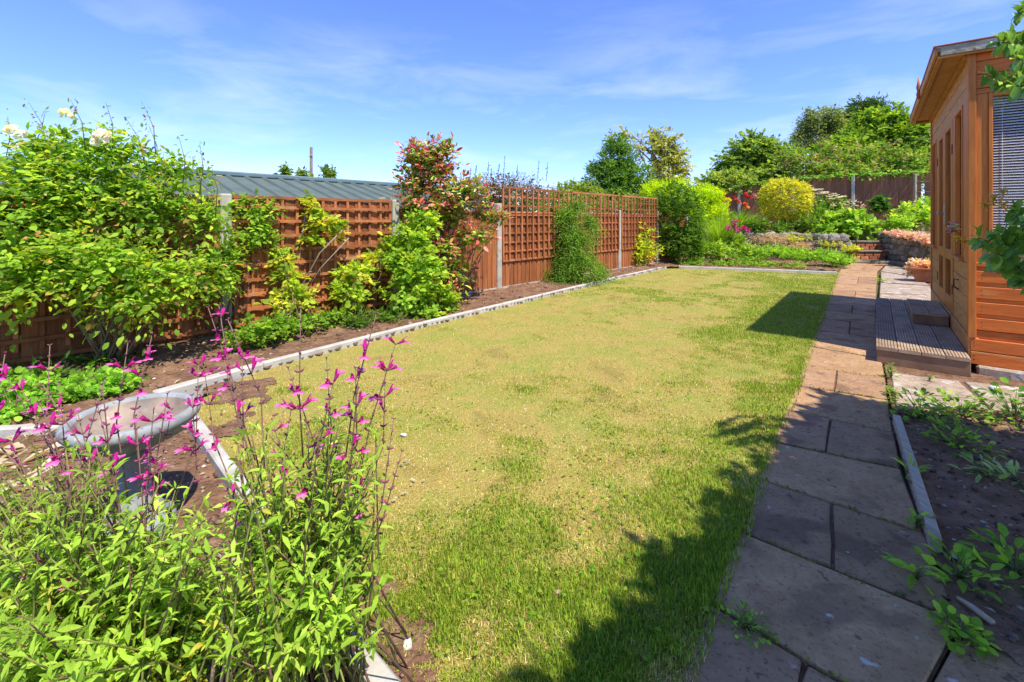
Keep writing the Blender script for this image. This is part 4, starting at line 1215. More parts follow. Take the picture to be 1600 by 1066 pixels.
# --- red tipped photinia
pc = [bl(675, 262, 6.0, .36, .3, .26), bl(660, 240, 6.0, .25, .25, .2), bl(720, 300, 6.0, .42, .3, .24), bl(690, 330, 6.0, .36, .28, .2), bl(770, 335, 6.1, .24, .2, .14), bl(650, 290, 5.9, .2, .2, .24), bl(745, 365, 5.9, .2, .2, .12), bl(700, 385, 5.8, .14, .16, .14), bl(640, 320, 5.8, .14, .15, .18), bl(712, 420, 5.85, .22, .16, .18), bl(700, 450, 5.85, .18, .14, .16), bl(690, 235, 6.0, .2, .2, .14)]
RED = [(.36, .10, .055, 3), (.30, .13, .05, 2.5), (.44, .22, .15, 2), (.26, .06, .04, 1)]
ph = shrub("photinia_bush", "upright shrub with red young leaves over green, taller than the fence", "shrub", gp(700, 478), pc, 1150, .26, 7, .068, .030, [(.12, .21, .02, 3), (.18, .28, .025, 2), (.07, .13, .014, 1.5), (.25, .17, .03, 1)], T_OVAL, M_gloss, stems=26, stem_r=.014, stem_col=(.22, .16, .10),
           parts=110, up=.75, shell=.15, tipcol=(RED, .75), trunk=([gp(700, 478), qp(700, 440, 6.1), qp(692, 400, 6.1), qp(700, 360, 6.05), qp(720, 325, 6.0)], [.028, .026, .024, .02, .012]))
mb = MB()
for pts in (((700, 360), (680, 320), (665, 270)), ((705, 350), (735, 320), (775, 300)), ((692, 400), (740, 370), (780, 345))):
    mb.tube([qp(a, b, 6.05) for a, b in pts], [.018, .012, .006], 6, (.42, .35, .26))
kind(mb.build("branches", M_stem, ph), "stuff")
for px_, py_ in ((645, 228), (690, 295), (744, 298), (640, 234), (612, 322)):
    blossom(ph, qp(px_, py_, 5.75), .035, [(.55, .03, .2), (.65, .12, .3)], 16)
# --- weeping cotoneaster
cb_ = [bl(885, 338, 8.15, .26, .18, .22), bl(898, 375, 8.0, .32, .22, .28), bl(905, 408, 7.9, .42, .24, .2), bl(885, 432, 7.85, .46, .2, .09), bl(922, 350, 8.2, .18, .14, .2), bl(938, 425, 8.2, .24, .18, .10), bl(862, 330, 8.2, .16, .1, .14), bl(900, 322, 8.25, .24, .12, .10)]
shrub("weeping_shrub", "dense green shrub with drooping shoots hiding the trellis", "shrub", gp(893, 440), cb_, 2300, .40, 13, .028, .014, [(.07, .18, .02, 3), (.12, .25, .03, 3), (.045, .11, .015, 2), (.2, .3, .035, .5)], T_QUAD, stems=24, stem_r=.01, up=-.35, droop=.55, shell=.35, spread=.9, zmin=.03, clump=.5)
# --- yellow green shrub
yb_ = [bl(998, 365, 10.6, .32, .28, .28), bl(1005, 390, 10.5, .36, .28, .22), bl(985, 385, 10.5, .26, .22, .3)]
shrub("golden_shrub", "yellow green shrub between weeping shrub and clipped dark bush", "shrub", gp(996, 416), yb_, 330, .25, 7, .065, .04, [(.34, .40, .03, 4), (.20, .31, .02, 3), (.10, .18, .015, 1)], T_QUAD, stems=14, stem_r=.008, up=.4, shell=.25)
# --- clipped dark bush
tb_ = [bl(1060, 342, 11.5, .72, .68, .80), bl(1058, 310, 11.5, .58, .55, .42), bl(1062, 378, 11.4, .62, .6, .38)]
tb = gp(1048, 409)
shrub("clipped_bush", "rounded dark green clipped bush on a short trunk at the lawn corner", "bush", (tb.x, tb.y, 0), tb_, 2300, .16, 8, .052, .026, [(.035, .10, .010, 4), (.065, .155, .012, 3), (.11, .21, .016, 1.4)], T_QUAD, stems=14, stem_r=.02, up=.2, shell=.62, clump=.6, lumpy=.4,
      trunk=([(tb.x, tb.y, -.05), (tb.x + .03, tb.y, .25), (tb.x + .1, tb.y + .02, .6)], [.075, .065, .06]))
# --- lime conifers behind it
for lab, B_ in (("lime green feathery conifer behind the clipped bush, leaning left over the trellis", [bl(1030, 297, 13.2, .5, .5, .28), bl(1060, 300, 13.2, .5, .5, .36), bl(1035, 340, 13.2, .4, .4, .5)]),
                ("lime green feathery conifer right of the clipped bush beside the tall grass", [bl(1108, 303, 13.1, .42, .42, .26), bl(1100, 330, 13.1, .5, .42, .5), bl(1120, 330, 13.0, .30, .3, .4)])):
    shrub("golden_conifer", lab, "conifer", (B_[0][0], B_[0][1], .3), B_, 1500, .26, 9, .07, .013, [(.27, .42, .012, 4), (.36, .48, .02, 3), (.17, .30, .012, 2)], T_QUAD, stems=10, stem_r=.02, up=1.1, out=.9, shell=.5, jit=.25, spread=.55, group="lime conifers behind the clipped bush")


def grass_clump(name, label, base, n, hgt, spread, w, pal, cat="grass clump"):
    t = thing(name, label, cat, base)
    ph_ = R.random(n) * 6.28; rr = spread * R.random(n) ** .6; hh = hgt * (.6 + .5 * R.random(n))
    b0 = np.array(base) + np.stack([np.cos(ph_), np.sin(ph_), np.zeros(n)], 1) * (.12 * spread * R.random(n))[:, None]
    V, K = [], 6
    sd = np.stack([-np.sin(ph_ + R.normal(size=n) * .5), np.cos(ph_), np.zeros(n)], 1)
    for j in range(K):
        q = j / (K - 1)
        c = b0 + np.stack([np.cos(ph_) * rr * q ** 1.8, np.sin(ph_) * rr * q ** 1.8, hh * (q - .25 * (rr / spread) * q ** 3)], 1)
        ww = w * (1 - q * .9)
        V += [c - sd * ww / 2, c + sd * ww / 2]
    V = np.stack(V, 1)
    f = np.array([(2 * j, 2 * j + 1, 2 * j + 3, 2 * j + 2) for j in range(K - 1)]).ravel()
    lp = (f[None] + 2 * K * np.arange(n)[:, None]).ravel()
    kind(link(bpy.data.objects.new("blades", np_mesh("blades", V.reshape(-1, 3), lp, np.full(n * (K - 1), 4), np.repeat(pick(pal, n) * (1 + R.normal(size=(n, 1)) * .15), 2 * K, 0).clip(.01, .9), M_leaf)), t), "stuff")
    return t


g0 = qp(1125, 402, 12.3)
grass_clump("grass_clump", "tall arching fine green grass right of the clipped bush", (g0.x, g0.y, .1), 900, 1.3, .75, .014, [(.14, .28, .02, 3), (.22, .36, .04, 2), (.09, .18, .02, 1)])
# --- crocosmia and other flowers on the upper bed
fl_b = [bl(1120, 345, 13.2, .45, .3, .3), bl(1160, 335, 13.6, .55, .35, .35), bl(1180, 350, 13.6, .4, .3, .35)]
cro = grass_clump("red_flower_clump", "sword leaved clump with red, orange and yellow blooms left of the golden ball", (qp(1155, 372, 13.5).x, 13.5, .68), 420, .8, .9, .03, [(.08, .19, .015, 3), (.14, .27, .02, 2)], "flowers")
for px_, py_, c in ((1112, 313, (.75, .08, .02)), (1118, 322, (.8, .22, .03)), (1133, 312, (.8, .6, .03)), (1139, 313, (.8, .62, .03)), (1130, 305, (.6, .03, .03)), (1166, 304, (.6, .02, .03)), (1170, 308, (.6, .03, .04)), (1156, 316, (.7, .15, .05)), (1165, 320, (.72, .12, .03)), (1167, 325, (.8, .35, .04)), (1128, 328, (.7, .1, .05)), (1178, 306, (.7, .25, .25)), (1149, 310, (.55, .04, .05))):
    blossom(cro, qp(px_, py_, 13.1), .075, [c], 14)
s_b = [bl(1140, 372, 12.2, .35, .25, .16), bl(1155, 385, 12.0, .35, .25, .2)]
peo = shrub("pink_flower_plant", "leafy plant topped with round magenta pink blooms before the tall grass", "flowers", gp(1150, 400), s_b, 260, .2, 6, .07, .035, [(.12, .24, .02, 3), (.2, .32, .03, 2), (.3, .3, .05, .6)], T_QUAD, stems=10, stem_r=.006, up=.5, shell=.15, zmin=.15)
for px_, py_, r in ((1149, 347, .085), (1137, 356, .08), (1147, 353, .06), (1149, 358, .07), (1162, 357, .08), (1168, 361, .065), (1156, 360, .05)):
    blossom(peo, qp(px_, py_, 11.9), r, [(.58, .05, .30), (.70, .12, .42)], 30)
# --- golden ball on a leg
gc = qp(1226, 311, 13.8)
shrub("golden_ball_shrub", "round clipped golden yellow shrub standing on a short stem", "shrub", (gc.x, gc.y, TZ), [(gc.x, gc.y, gc.z, .72, .70, .66)], 2300, .13, 6, .05, .028, [(.40, .40, .03, 4), (.28, .33, .03, 3), (.16, .22, .025, 1.8)], T_QUAD, stems=10, stem_r=.02, up=.15, shell=.8, clump=.35, lumpy=.22,
      trunk=([(gc.x, gc.y, TZ - .05), (gc.x + .02, gc.y, TZ + .3), (gc.x, gc.y, TZ + .7)], [.06, .05, .045]))
s_b = [bl(1180, 352, 13.4, .4, .3, .28), bl(1225, 356, 13.3, .6, .35, .22), bl(1262, 350, 13.2, .4, .3, .25)]
shrub("border_plant", "dark leafy border plants in the shade under the golden ball", "plant", (qp(1220, 370, 13.3).x, 13.3, TZ), s_b, 500, .25, 6, .09, .035, [(.05, .12, .014, 3), (.09, .19, .02, 2), (.25, .28, .1, .3)], T_QUAD, stems=8, stem_r=.006, up=.7, shell=.1)
# --- white daisies
s_b = [bl(1290, 325, 14.0, .62, .4, .35), bl(1275, 340, 13.6, .45, .3, .3)]
da = shrub("white_flower_clump", "tall clump of flat white flower heads right of the golden ball", "flowers", (qp(1290, 360, 14).x, 14, TZ), s_b, 420, .3, 6, .10, .03, [(.07, .18, .02, 3), (.12, .26, .025, 2)], T_QUAD, stems=10, stem_r=.006, up=.8, shell=.1)
for i in range(44):
    px_ = 1266 + R.random() * 54; py_ = 291 + (px_ - 1266) * .28 + abs(R.normal()) * 9
    p = np.array(qp(px_, py_, 13.6 + .3 * R.random())); k_ = 9; az = np.arange(k_) / k_ * 6.28
    s = dict(P=np.tile(p, (k_, 1)), D=unit(np.stack([np.cos(az), np.sin(az), np.full(k_, .12)], 1)), N=np.tile([[0., -.2, 1.]], (k_, 1)), L=np.full(k_, .085), W=np.full(k_, .05), col=np.tile([[.85, .82, .80]], (k_, 1)))
    link(bpy.data.objects.new("flower", np_mesh("flower", *place(T_QUAD, s['P'], s['D'], s['N'], s['L'], s['W'], s['col']), M_petal)), da)
# --- leafy plant left of the steps, rose right of them
s_b = [bl(1318, 345, 12.9, .5, .4, .38), bl(1338, 355, 12.7, .42, .35, .26), bl(1300, 360, 12.8, .4, .3, .25)]
hy = shrub("leafy_shrub", "bright green large leaved shrub above the left side of the brick steps", "shrub", (qp(1318, 366, 12.9).x, 13.0, TZ), s_b, 430, .28, 6, .13, .08, [(.16, .31, .03, 4), (.10, .22, .02, 3), (.25, .38, .05, 2)], T_OVAL, stems=10, stem_r=.008, up=.4, shell=.25)
bits(hy, [bl(1325, 322, 12.8, .4, .3, .14)], 60, .07, [(.75, .45, .42), (.7, .55, .3)], "pink_heads")
s_b = [bl(1428, 335, 13.2, .55, .5, .36), bl(1405, 348, 13.0, .4, .35, .24), bl(1450, 325, 13.3, .4, .4, .35)]
rr_ = shrub("rose_bush", "round bright green rose bush on the terrace right of the steps", "rose bush", (qp(1425, 366, 13.2).x, 13.2, TZ), s_b, 620, .26, 7, .075, .05, [(.19, .34, .03, 4), (.12, .25, .02, 3), (.28, .4, .04, 2)], T_QUAD, stems=12, stem_r=.01, up=.4, shell=.35)
bits(rr_, s_b, 30, .07, [(.75, .2, .2), (.8, .4, .3)], "pink_flowers")
s_b = [bl(1375, 318, 15.0, .28, .14, .3)]
shrub("ivy_plant", "small dark climber against the brown rear fence", "climber", (qp(1374, 352, 15).x, 15.0, TZ), s_b, 120, .2, 6, .1, .07, [(.035, .11, .02, 3), (.06, .16, .02, 2)], T_QUAD, stems=5, stem_r=.006, up=.6, shell=.1)
# --- low growth in front of the terrace
s_b = [bl(1270, 398, 10.9, .75, .25, .13), bl(1310, 405, 10.6, .3, .25, .13), bl(1215, 392, 11.3, .5, .25, .14)]
shrub("ground_cover", "bright green low plants along the far edging left of the path", "plant", gp(1265, 410), s_b, 800, .16, 6, .075, .02, [(.16, .33, .025, 4), (.10, .23, .02, 3), (.24, .38, .04, 1.5)], T_LANCE, stems=0, up=.9, shell=.05, zmin=.04)
s_b = [bl(1075, 411, 11.0, .3, .15, .07), bl(1130, 412, 10.9, .45, .15, .09), bl(1190, 413, 10.7, .4, .14, .08), bl(1240, 415, 10.4, .3, .12, .07), bl(1165, 406, 11.2, .5, .15, .12)]
shrub("ground_cover", "patchy low green plants right behind the far edging below the pink blooms", "plant", gp(1150, 414), s_b, 520, .12, 6, .05, .024, [(.14, .29, .025, 4), (.09, .20, .02, 3), (.30, .30, .08, 1)], T_QUAD, stems=0, up=.7, shell=.05, zmin=.03)
s_b = [bl(1090, 388, 11.7, .38, .3, .24), bl(1118, 390, 11.5, .4, .3, .22), bl(1080, 408, 11.2, .3, .2, .1), bl(1170, 395, 11.5, .5, .25, .18)]
shrub("border_plant", "mixed leafy green plants along the far edging right of the clipped bush", "plant", gp(1120, 412), s_b, 950, .2, 6, .065, .03, [(.13, .27, .025, 4), (.08, .18, .018, 3), (.24, .36, .04, 2), (.35, .36, .08, .5)], T_QUAD, stems=16, stem_r=.005, up=.5, shell=.15, zmin=.04)
s_b = [bl(1205, 374, 12.5, .55, .3, .14), bl(1245, 385, 12.4, .5, .2, .12)]
shrub("dry_ground_cover", "dried straw coloured ground cover on top of the low stone wall", "plant", (qp(1210, 380, 12.5).x, 12.6, .7), s_b, 700, .14, 6, .04, .014, [(.32, .26, .18, 4), (.26, .19, .125, 3), (.38, .32, .24, 2)], T_QUAD, stems=10, stem_r=.004, stem_col=(.3, .2, .15), up=.4, shell=.1)
s_b = [bl(1255, 371, 12.7, .5, .25, .12), bl(1300, 378, 12.4, .4, .25, .1), bl(1330, 388, 12.0, .25, .2, .10)]
shrub("ground_cover", "yellow green trailing plants on the wall top left of the steps", "plant", (qp(1280, 380, 12.5).x, 12.6, .7), s_b, 480, .14, 6, .05, .03, [(.34, .38, .04, 3), (.22, .33, .03, 3), (.45, .36, .1, 1)], T_QUAD, stems=0, up=.5, shell=.05)
PINK = [(.45, .30, .28, 4), (.52, .42, .40, 3), (.33, .30, .18, 2), (.40, .20, .20, 1.2)]
s_b = [bl(1402, 364, 11.4, .3, .2, .09), bl(1430, 368, 10.8, .36, .22, .10), bl(1450, 374, 10.2, .22, .2, .12)]
shrub("pink_ground_cover", "pale pink flowering mat along the top of the mossy stone wall", "plant", (9.75, 10.8, .74), s_b, 620, .08, 6, .035, .028, PINK, T_QUAD, stems=0, up=.7, shell=.2)
s_b = [bl(1440, 414, 8.4, .26, .18, .11), bl(1428, 424, 8.4, .13, .12, .08), bl(1458, 418, 8.3, .2, .14, .1)]
shrub("pink_pot_plant", "pale pink succulent flowers overflowing the terracotta trough", "plant", (7.62, 8.3, .22), s_b, 520, .08, 6, .035, .026, PINK + [(.4, .42, .08, 2)], T_QUAD, stems=0, up=.6, shell=.2)

# --- low leafy plants at the left
LOB = [(.13, .30, .03, 4), (.20, .38, .045, 3), (.08, .20, .02, 1.5)]
for lab, B_, bs in (("low bright green lobed leaf plants at the far left below the fence", [bl(25, 610, 2.75, .24, .2, .10), bl(-20, 650, 2.6, .3, .2, .10), bl(40, 650, 2.65, .14, .14, .07)], (30, 660)),
                    ("low bright green lobed leaf plants behind the bird bath", [bl(140, 598, 2.95, .17, .15, .09), bl(178, 600, 2.95, .12, .12, .07), bl(110, 615, 2.85, .10, .1, .06)], (145, 625))):
    shrub("geranium_plant", lab, "plant", gp(*bs), B_, 560, .09, 5, .025, .023, LOB, T_ROUND, stems=10, stem_r=.003, up=.6, shell=.25, parts=50, zmin=.05, group="lobed leaf plants in the left bed")
s_b = [bl(50, 580, 3.1, .28, .1, .05), bl(150, 572, 3.4, .2, .1, .04)]
shrub("border_plant", "dark strappy leaves at the foot of the fence behind the lobed leaf plants", "plant", gp(80, 600), s_b, 90, .12, 4, .08, .013, [(.04, .10, .02, 3), (.08, .16, .02, 2)], T_LANCE, stems=0, up=.9, shell=.1, zmin=.06)
st_ = scatter_bits("dry_stalks", [xy(gp(*q)) for q in ((20, 660), (110, 640), (150, 700), (40, 780), (-60, 720))], 260, .10, [(.62, .52, .34), (.5, .4, .24), (.7, .62, .45)], M_petal, z_front)

# ------------------------------------------------------------------ trees and hedges beyond the fences
def tree(name, label, cat, base, blobs, n, tl, k, L, Wd, pal, limbs=10, r0=.12, group=None, tpl=T_QUAD, **kw):
    t = thing(name, label, cat, base, group)
    mb = MB(); b = Vector(base); top = Vector(blobs[0][:3])
    pts = [b, b.lerp(top, .35) + Vector((.06, 0, 0)), b.lerp(top, .7) - Vector((.05, 0, 0)), top]
    mb.tube(pts, [r0, r0 * .8, r0 * .55, r0 * .25], 8)
    mb.build("trunk", M_bark, t)
    lb = MB()
    for _ in range(limbs):
        q = blobs[R.integers(len(blobs))]; d = unit(R.normal(size=3) + np.array([0, 0, .3]))
        e_ = Vector(np.array(q[:3]) + d * np.array(q[3:]) * .9); s_ = b.lerp(top, .4 + .5 * R.random())
        m_ = s_.lerp(e_, .5) + Vector((0, 0, .15 * (e_ - s_).length * .5))
        lb.tube([s_, m_, e_], [r0 * .4, r0 * .25, r0 * .08], 5, (.2, .15, .1))
    kind(lb.build("branches", M_stem, t), "stuff")
    leaf_obj("crown", tpl, spray(blobs, n, tl, k, L, Wd, pal, **kw), M_leaf, t)
    return t


def bt(px, py, Y, wpx, hpx, dpt=None):
    s = Y / F; return bl(px, py, Y, wpx * s, (dpt or wpx * .8) * s, hpx * s)


G0 = [(.055, .13, .02, 4), (.09, .18, .025, 3), (.13, .23, .03, 1)]
tree("evergreen_tree", "dense dark green bushy tree behind the trellis", "tree", (qp(965, 300, 16).x, 16, 0), [bt(965, 250, 16, 30, 34), bt(955, 275, 16, 38, 26), bt(985, 275, 16, 34, 26), bt(966, 228, 16, 18, 22), bt(945, 300, 16, 44, 26), bt(990, 305, 16, 44, 26), bt(935, 262, 16, 14, 12)], 2400, .34, 9, .11, .035, [(.05, .13, .022, 4), (.08, .18, .03, 3), (.12, .24, .03, 1)], up=.9, shell=.3, spread=.7)
tree("pale_leaved_tree", "loose airy tree with pale yellowish leaves behind the dark bushy tree", "tree", (qp(1035, 300, 19).x, 19, 0), [bt(1035, 232, 19, 26, 34), bt(1040, 260, 19, 32, 22), bt(1022, 212, 19, 12, 16), bt(1058, 238, 19, 14, 20), bt(1060, 264, 19, 20, 9), bt(1035, 285, 19, 36, 16), bt(955, 215, 18.5, 9, 9), bt(975, 212, 18.5, 10, 13), bt(1000, 230, 19, 12, 18)], 560, .5, 8, .16, .08, [(.24, .27, .07, 4), (.17, .21, .05, 3), (.33, .33, .12, 2)], up=.3, shell=.3, r0=.1)
tree("purple_leaved_shrub", "bronze purple leaved bush showing above the trellis beside the red shrub", "shrub", (qp(790, 320, 9.4).x + .1, 9.7, 0), [bt(780, 290, 9.5, 34, 20), bt(815, 290, 9.7, 34, 20), bt(745, 292, 9.3, 26, 16), bt(845, 300, 10, 25, 12), bt(800, 305, 9.8, 50, 18), bt(760, 305, 9.5, 34, 18)], 1300, .24, 8, .036, .02, [(.085, .06, .04, 3), (.13, .075, .045, 3), (.10, .13, .03, 2.5), (.20, .11, .06, 1)], up=.6, shell=.25, r0=.03)
sp = thing("seed_spikes", "thin dark seed spikes rising from the purple bush against the sky", "plant stems", (qp(800, 270, 9.6).x, 9.6, 1.6))
for px_, y0_, y1_ in ((788, 285, 242), (765, 275, 252), (780, 275, 256), (842, 285, 250), (856, 285, 254), (810, 278, 258), (736, 280, 262), (770, 280, 262), (745, 275, 258)):
    a_, b_ = qp(px_ - 3, y0_, 9.6), qp(px_ + R.normal(), y1_, 9.6); mb = MB(); mb.tube([a_, a_.lerp(b_, .5) + Vector((.01, 0, 0)), b_], [.005, .004, .002], 5, (.10, .07, .05))
    for j in range(10):
        p = a_.lerp(b_, .3 + .07 * j); d = Vector(R.normal(size=3) * .02); mb.tube([p, p + d], [.008, .002], 4, (.09, .06, .05))
    mb.build("spike", M_stem, sp)
tree("hedge_shrub", "green hedge top between the purple bush and the dark bushy tree", "hedge", (qp(900, 320, 14).x, 14, 0), [bt(885, 297, 13, 28, 13), bt(905, 293, 14, 26, 14), bt(930, 300, 15, 20, 10), bt(870, 305, 12.5, 24, 10), bt(860, 318, 12, 50, 16), bt(920, 318, 13, 50, 18), bt(980, 322, 14, 50, 18), bt(805, 315, 10.6, 40, 16)], 1700, .3, 7, .075, .045, [(.10, .17, .02, 3), (.17, .22, .035, 3), (.07, .13, .018, 2)], up=.4, shell=.3, r0=.05)
for px_, py_, w_, lab in ((446, 264, 5, "smallest leafy treetop over the metal shed ridge, left of the pole"), (472, 270, 7, "leafy treetop over the metal shed ridge just left of the pole"), (510, 268, 10, "widest leafy treetop over the metal shed ridge, right of the pole")):
    tree("distant_tree", lab, "tree", (qp(px_, 300, 30).x, 30, 0), [bt(px_, py_, 30, w_, 7), bt(px_ + 3, py_ + 6, 30, w_ * 1.2, 6)], 60, .5, 6, .22, .13, [(.09, .17, .03, 3), (.14, .22, .04, 2)], limbs=4, r0=.12, up=.4, shell=.1, group="treetops over the shed")

tree("broadleaf_tree", "rounded mid green broadleaf tree left of the birch beyond the rear fence", "tree", (qp(1185, 300, 21).x, 21, .7), [bt(1180, 238, 21, 42, 30), bt(1150, 255, 21, 32, 22), bt(1210, 258, 21, 42, 24), bt(1175, 218, 21, 16, 14), bt(1190, 275, 20.5, 40, 20), bt(1225, 240, 21, 26, 18), bt(1150, 285, 20.5, 40, 18)], 1500, .6, 8, .19, .11, [(.10, .18, .03, 4), (.16, .26, .045, 3), (.06, .12, .02, 2)], up=.3, shell=.4, r0=.16)
tree("hawthorn_bush", "pale green bush at the corner beyond the rear fence left of the broadleaf tree", "bush", (qp(1140, 310, 19).x, 19, .5), [bt(1130, 285, 19, 34, 18), bt(1160, 290, 18.6, 30, 20), bt(1100, 292, 19, 20, 14), bt(1148, 275, 19, 20, 12)], 700, .4, 7, .13, .08, [(.16, .25, .04, 4), (.10, .18, .025, 3), (.26, .30, .10, 1.2)], up=.4, shell=.3, r0=.08)
tree("birch_tree", "feathery grey green birch tree rising behind the rear hedge", "tree", (qp(1290, 280, 29).x, 29, .7), [bt(1290, 190, 29, 30, 30), bt(1262, 200, 29, 22, 28), bt(1310, 200, 29, 22, 26), bt(1265, 178, 29, 9, 18), bt(1245, 215, 29, 14, 14), bt(1285, 225, 29, 40, 14)], 1000, .9, 9, .20, .07, [(.10, .15, .045, 4), (.15, .20, .06, 3), (.07, .11, .03, 2)], up=-.5, droop=.5, shell=.2, r0=.16)
tree("pine_tree", "dark pine crown behind the birch tree", "tree", (qp(1350, 260, 33).x, 33, .7), [bt(1352, 165, 33, 24, 14), bt(1330, 180, 33, 18, 14), bt(1370, 162, 33, 16, 10), bt(1345, 190, 33, 34, 18)], 560, .8, 9, .28, .06, [(.025, .07, .018, 4), (.05, .11, .025, 2)], up=.3, shell=.2, r0=.2)
tree("bright_tree", "large bright green tree beyond the rear fence beside the summerhouse roof", "tree", (qp(1390, 300, 19.5).x, 19.5, .7), [bt(1385, 225, 19.5, 58, 42), bt(1330, 245, 19, 44, 34), bt(1420, 220, 19, 44, 42), bt(1375, 185, 19.5, 32, 16), bt(1425, 260, 18.5, 40, 26), bt(1300, 262, 18.5, 32, 24), bt(1345, 215, 19.5, 30, 20)], 2600, .55, 8, .16, .10, [(.13, .24, .022, 4), (.085, .18, .018, 3), (.19, .30, .035, 2), (.05, .11, .012, 2)], up=.25, shell=.5, r0=.18)
hb_ = [bt(1235, 248, 18.2, 26, 22), bt(1265, 262, 17.6, 26, 26), bt(1300, 270, 17.0, 30, 22), bt(1325, 252, 17.2, 22, 28), bt(1365, 272, 16.6, 34, 20), bt(1395, 250, 16.6, 22, 30), bt(1425, 258, 16.2, 30, 34), bt(1290, 238, 18, 24, 18), bt(1350, 240, 17.6, 18, 18), bt(1250, 282, 17.8, 30, 14), bt(1330, 288, 17, 40, 14), bt(1400, 286, 16.4, 40, 16)]
tree("ivy_hedge", "tangled mixed hedge with ivy and dry twigs along the rear fence top", "hedge", (qp(1330, 330, 17.2).x, 17.4, .7), hb_, 2000, .32, 7, .10, .06, [(.07, .16, .02, 4), (.13, .23, .03, 3), (.22, .22, .08, 1.5), (.24, .16, .10, .8)], up=.2, shell=.4, r0=.06)
# ivy trailing on the rear fence top
ivb = []
for k in range(-2, 2):
    for j in range(5):
        p = RO + HN * (.785 + 1.83 * k + .36 * j) + UZ * (1.93 - .12 * max(k, 0)); ivb.append((p.x, p.y, p.z, .24, .10, .07 + .05 * R.random()))
shrub("ivy_mat", "bright ivy leaves trailing over the top edge of the rear fence", "ivy", (RO.x, RO.y + .1, 2.5), ivb, 420, .18, 5, .075, .065, [(.10, .24, .03, 3), (.16, .32, .04, 2), (.05, .13, .02, 1)], T_QUAD, stems=0, up=-.1, shell=.1)
M_fpost = noise_mat("lichened_timber_post", [(.3, (.25, .2, .12)), (.7, (.42, .36, .24))], 9, 8, .9)
wp = qp(1430, 310, 14.6)
wps = thing("wire_post", "slim timber post with two wires by the rear rose", "post", (wp.x, wp.y, TZ))
mb = MB(); mb.obox((wp.x - .035, wp.y - .035, TZ - .1), (.07, 0, 0), (0, .07, 0), (0, 0, 1.95)); mb.build("post", M_fpost, wps, .008)
for z in (2.35, 2.02):
    mb = MB(); mb.tube([(wp.x, wp.y - .04, z), (wp.x + 1.5, wp.y - .9, z - .06), (wp.x + 3, wp.y - 1.8, z)], .006, 5); mb.build("wire", M_zinc, wps)

# ------------------------------------------------------------------ pink flowered sage in front
def flower_mesh(i):
    """two-lipped tubular sage flower pointing along +x"""
    mb = MB(); rr = np.random.default_rng(i)
    a = (.52, .02, .27); b = (.66, .05, .40); c = (.80, .30, .58)
    mb.tube([(0, 0, 0), (.22, 0, .02), (.42, 0, .05), (.55, 0, .08)], [.06, .10, .14, .13], 6, a)
    mb.add([(.40, -.13, .16), (.40, .13, .16), (.74, .10, .32), (.74, -.10, .32), (.86, 0, .25)], [(0, 1, 2, 3), (3, 2, 4)], a)          # hood
    k = .9 + .3 * rr.random()
    mb.add([(.46, -.12, .02), (.46, .12, .02), (.72, .36 * k, -.12), (.72, -.36 * k, -.12), (.96, .24, -.34), (.96, -.24, -.34), (.82, 0, -.22)],
           [(0, 1, 2, 6, 3), (2, 4, 6), (3, 6, 5)], b)
    for q in (-3, -2, -1): mb.c[q] = c
    return mb.mesh("flower", M_petal)


FLM = [flower_mesh(i) for i in range(4)]
SAGE = [(.19, .345, .036, 4), (.145, .28, .030, 3), (.25, .39, .055, 2.2), (.085, .175, .022, 1), (.34, .35, .06, .3)]


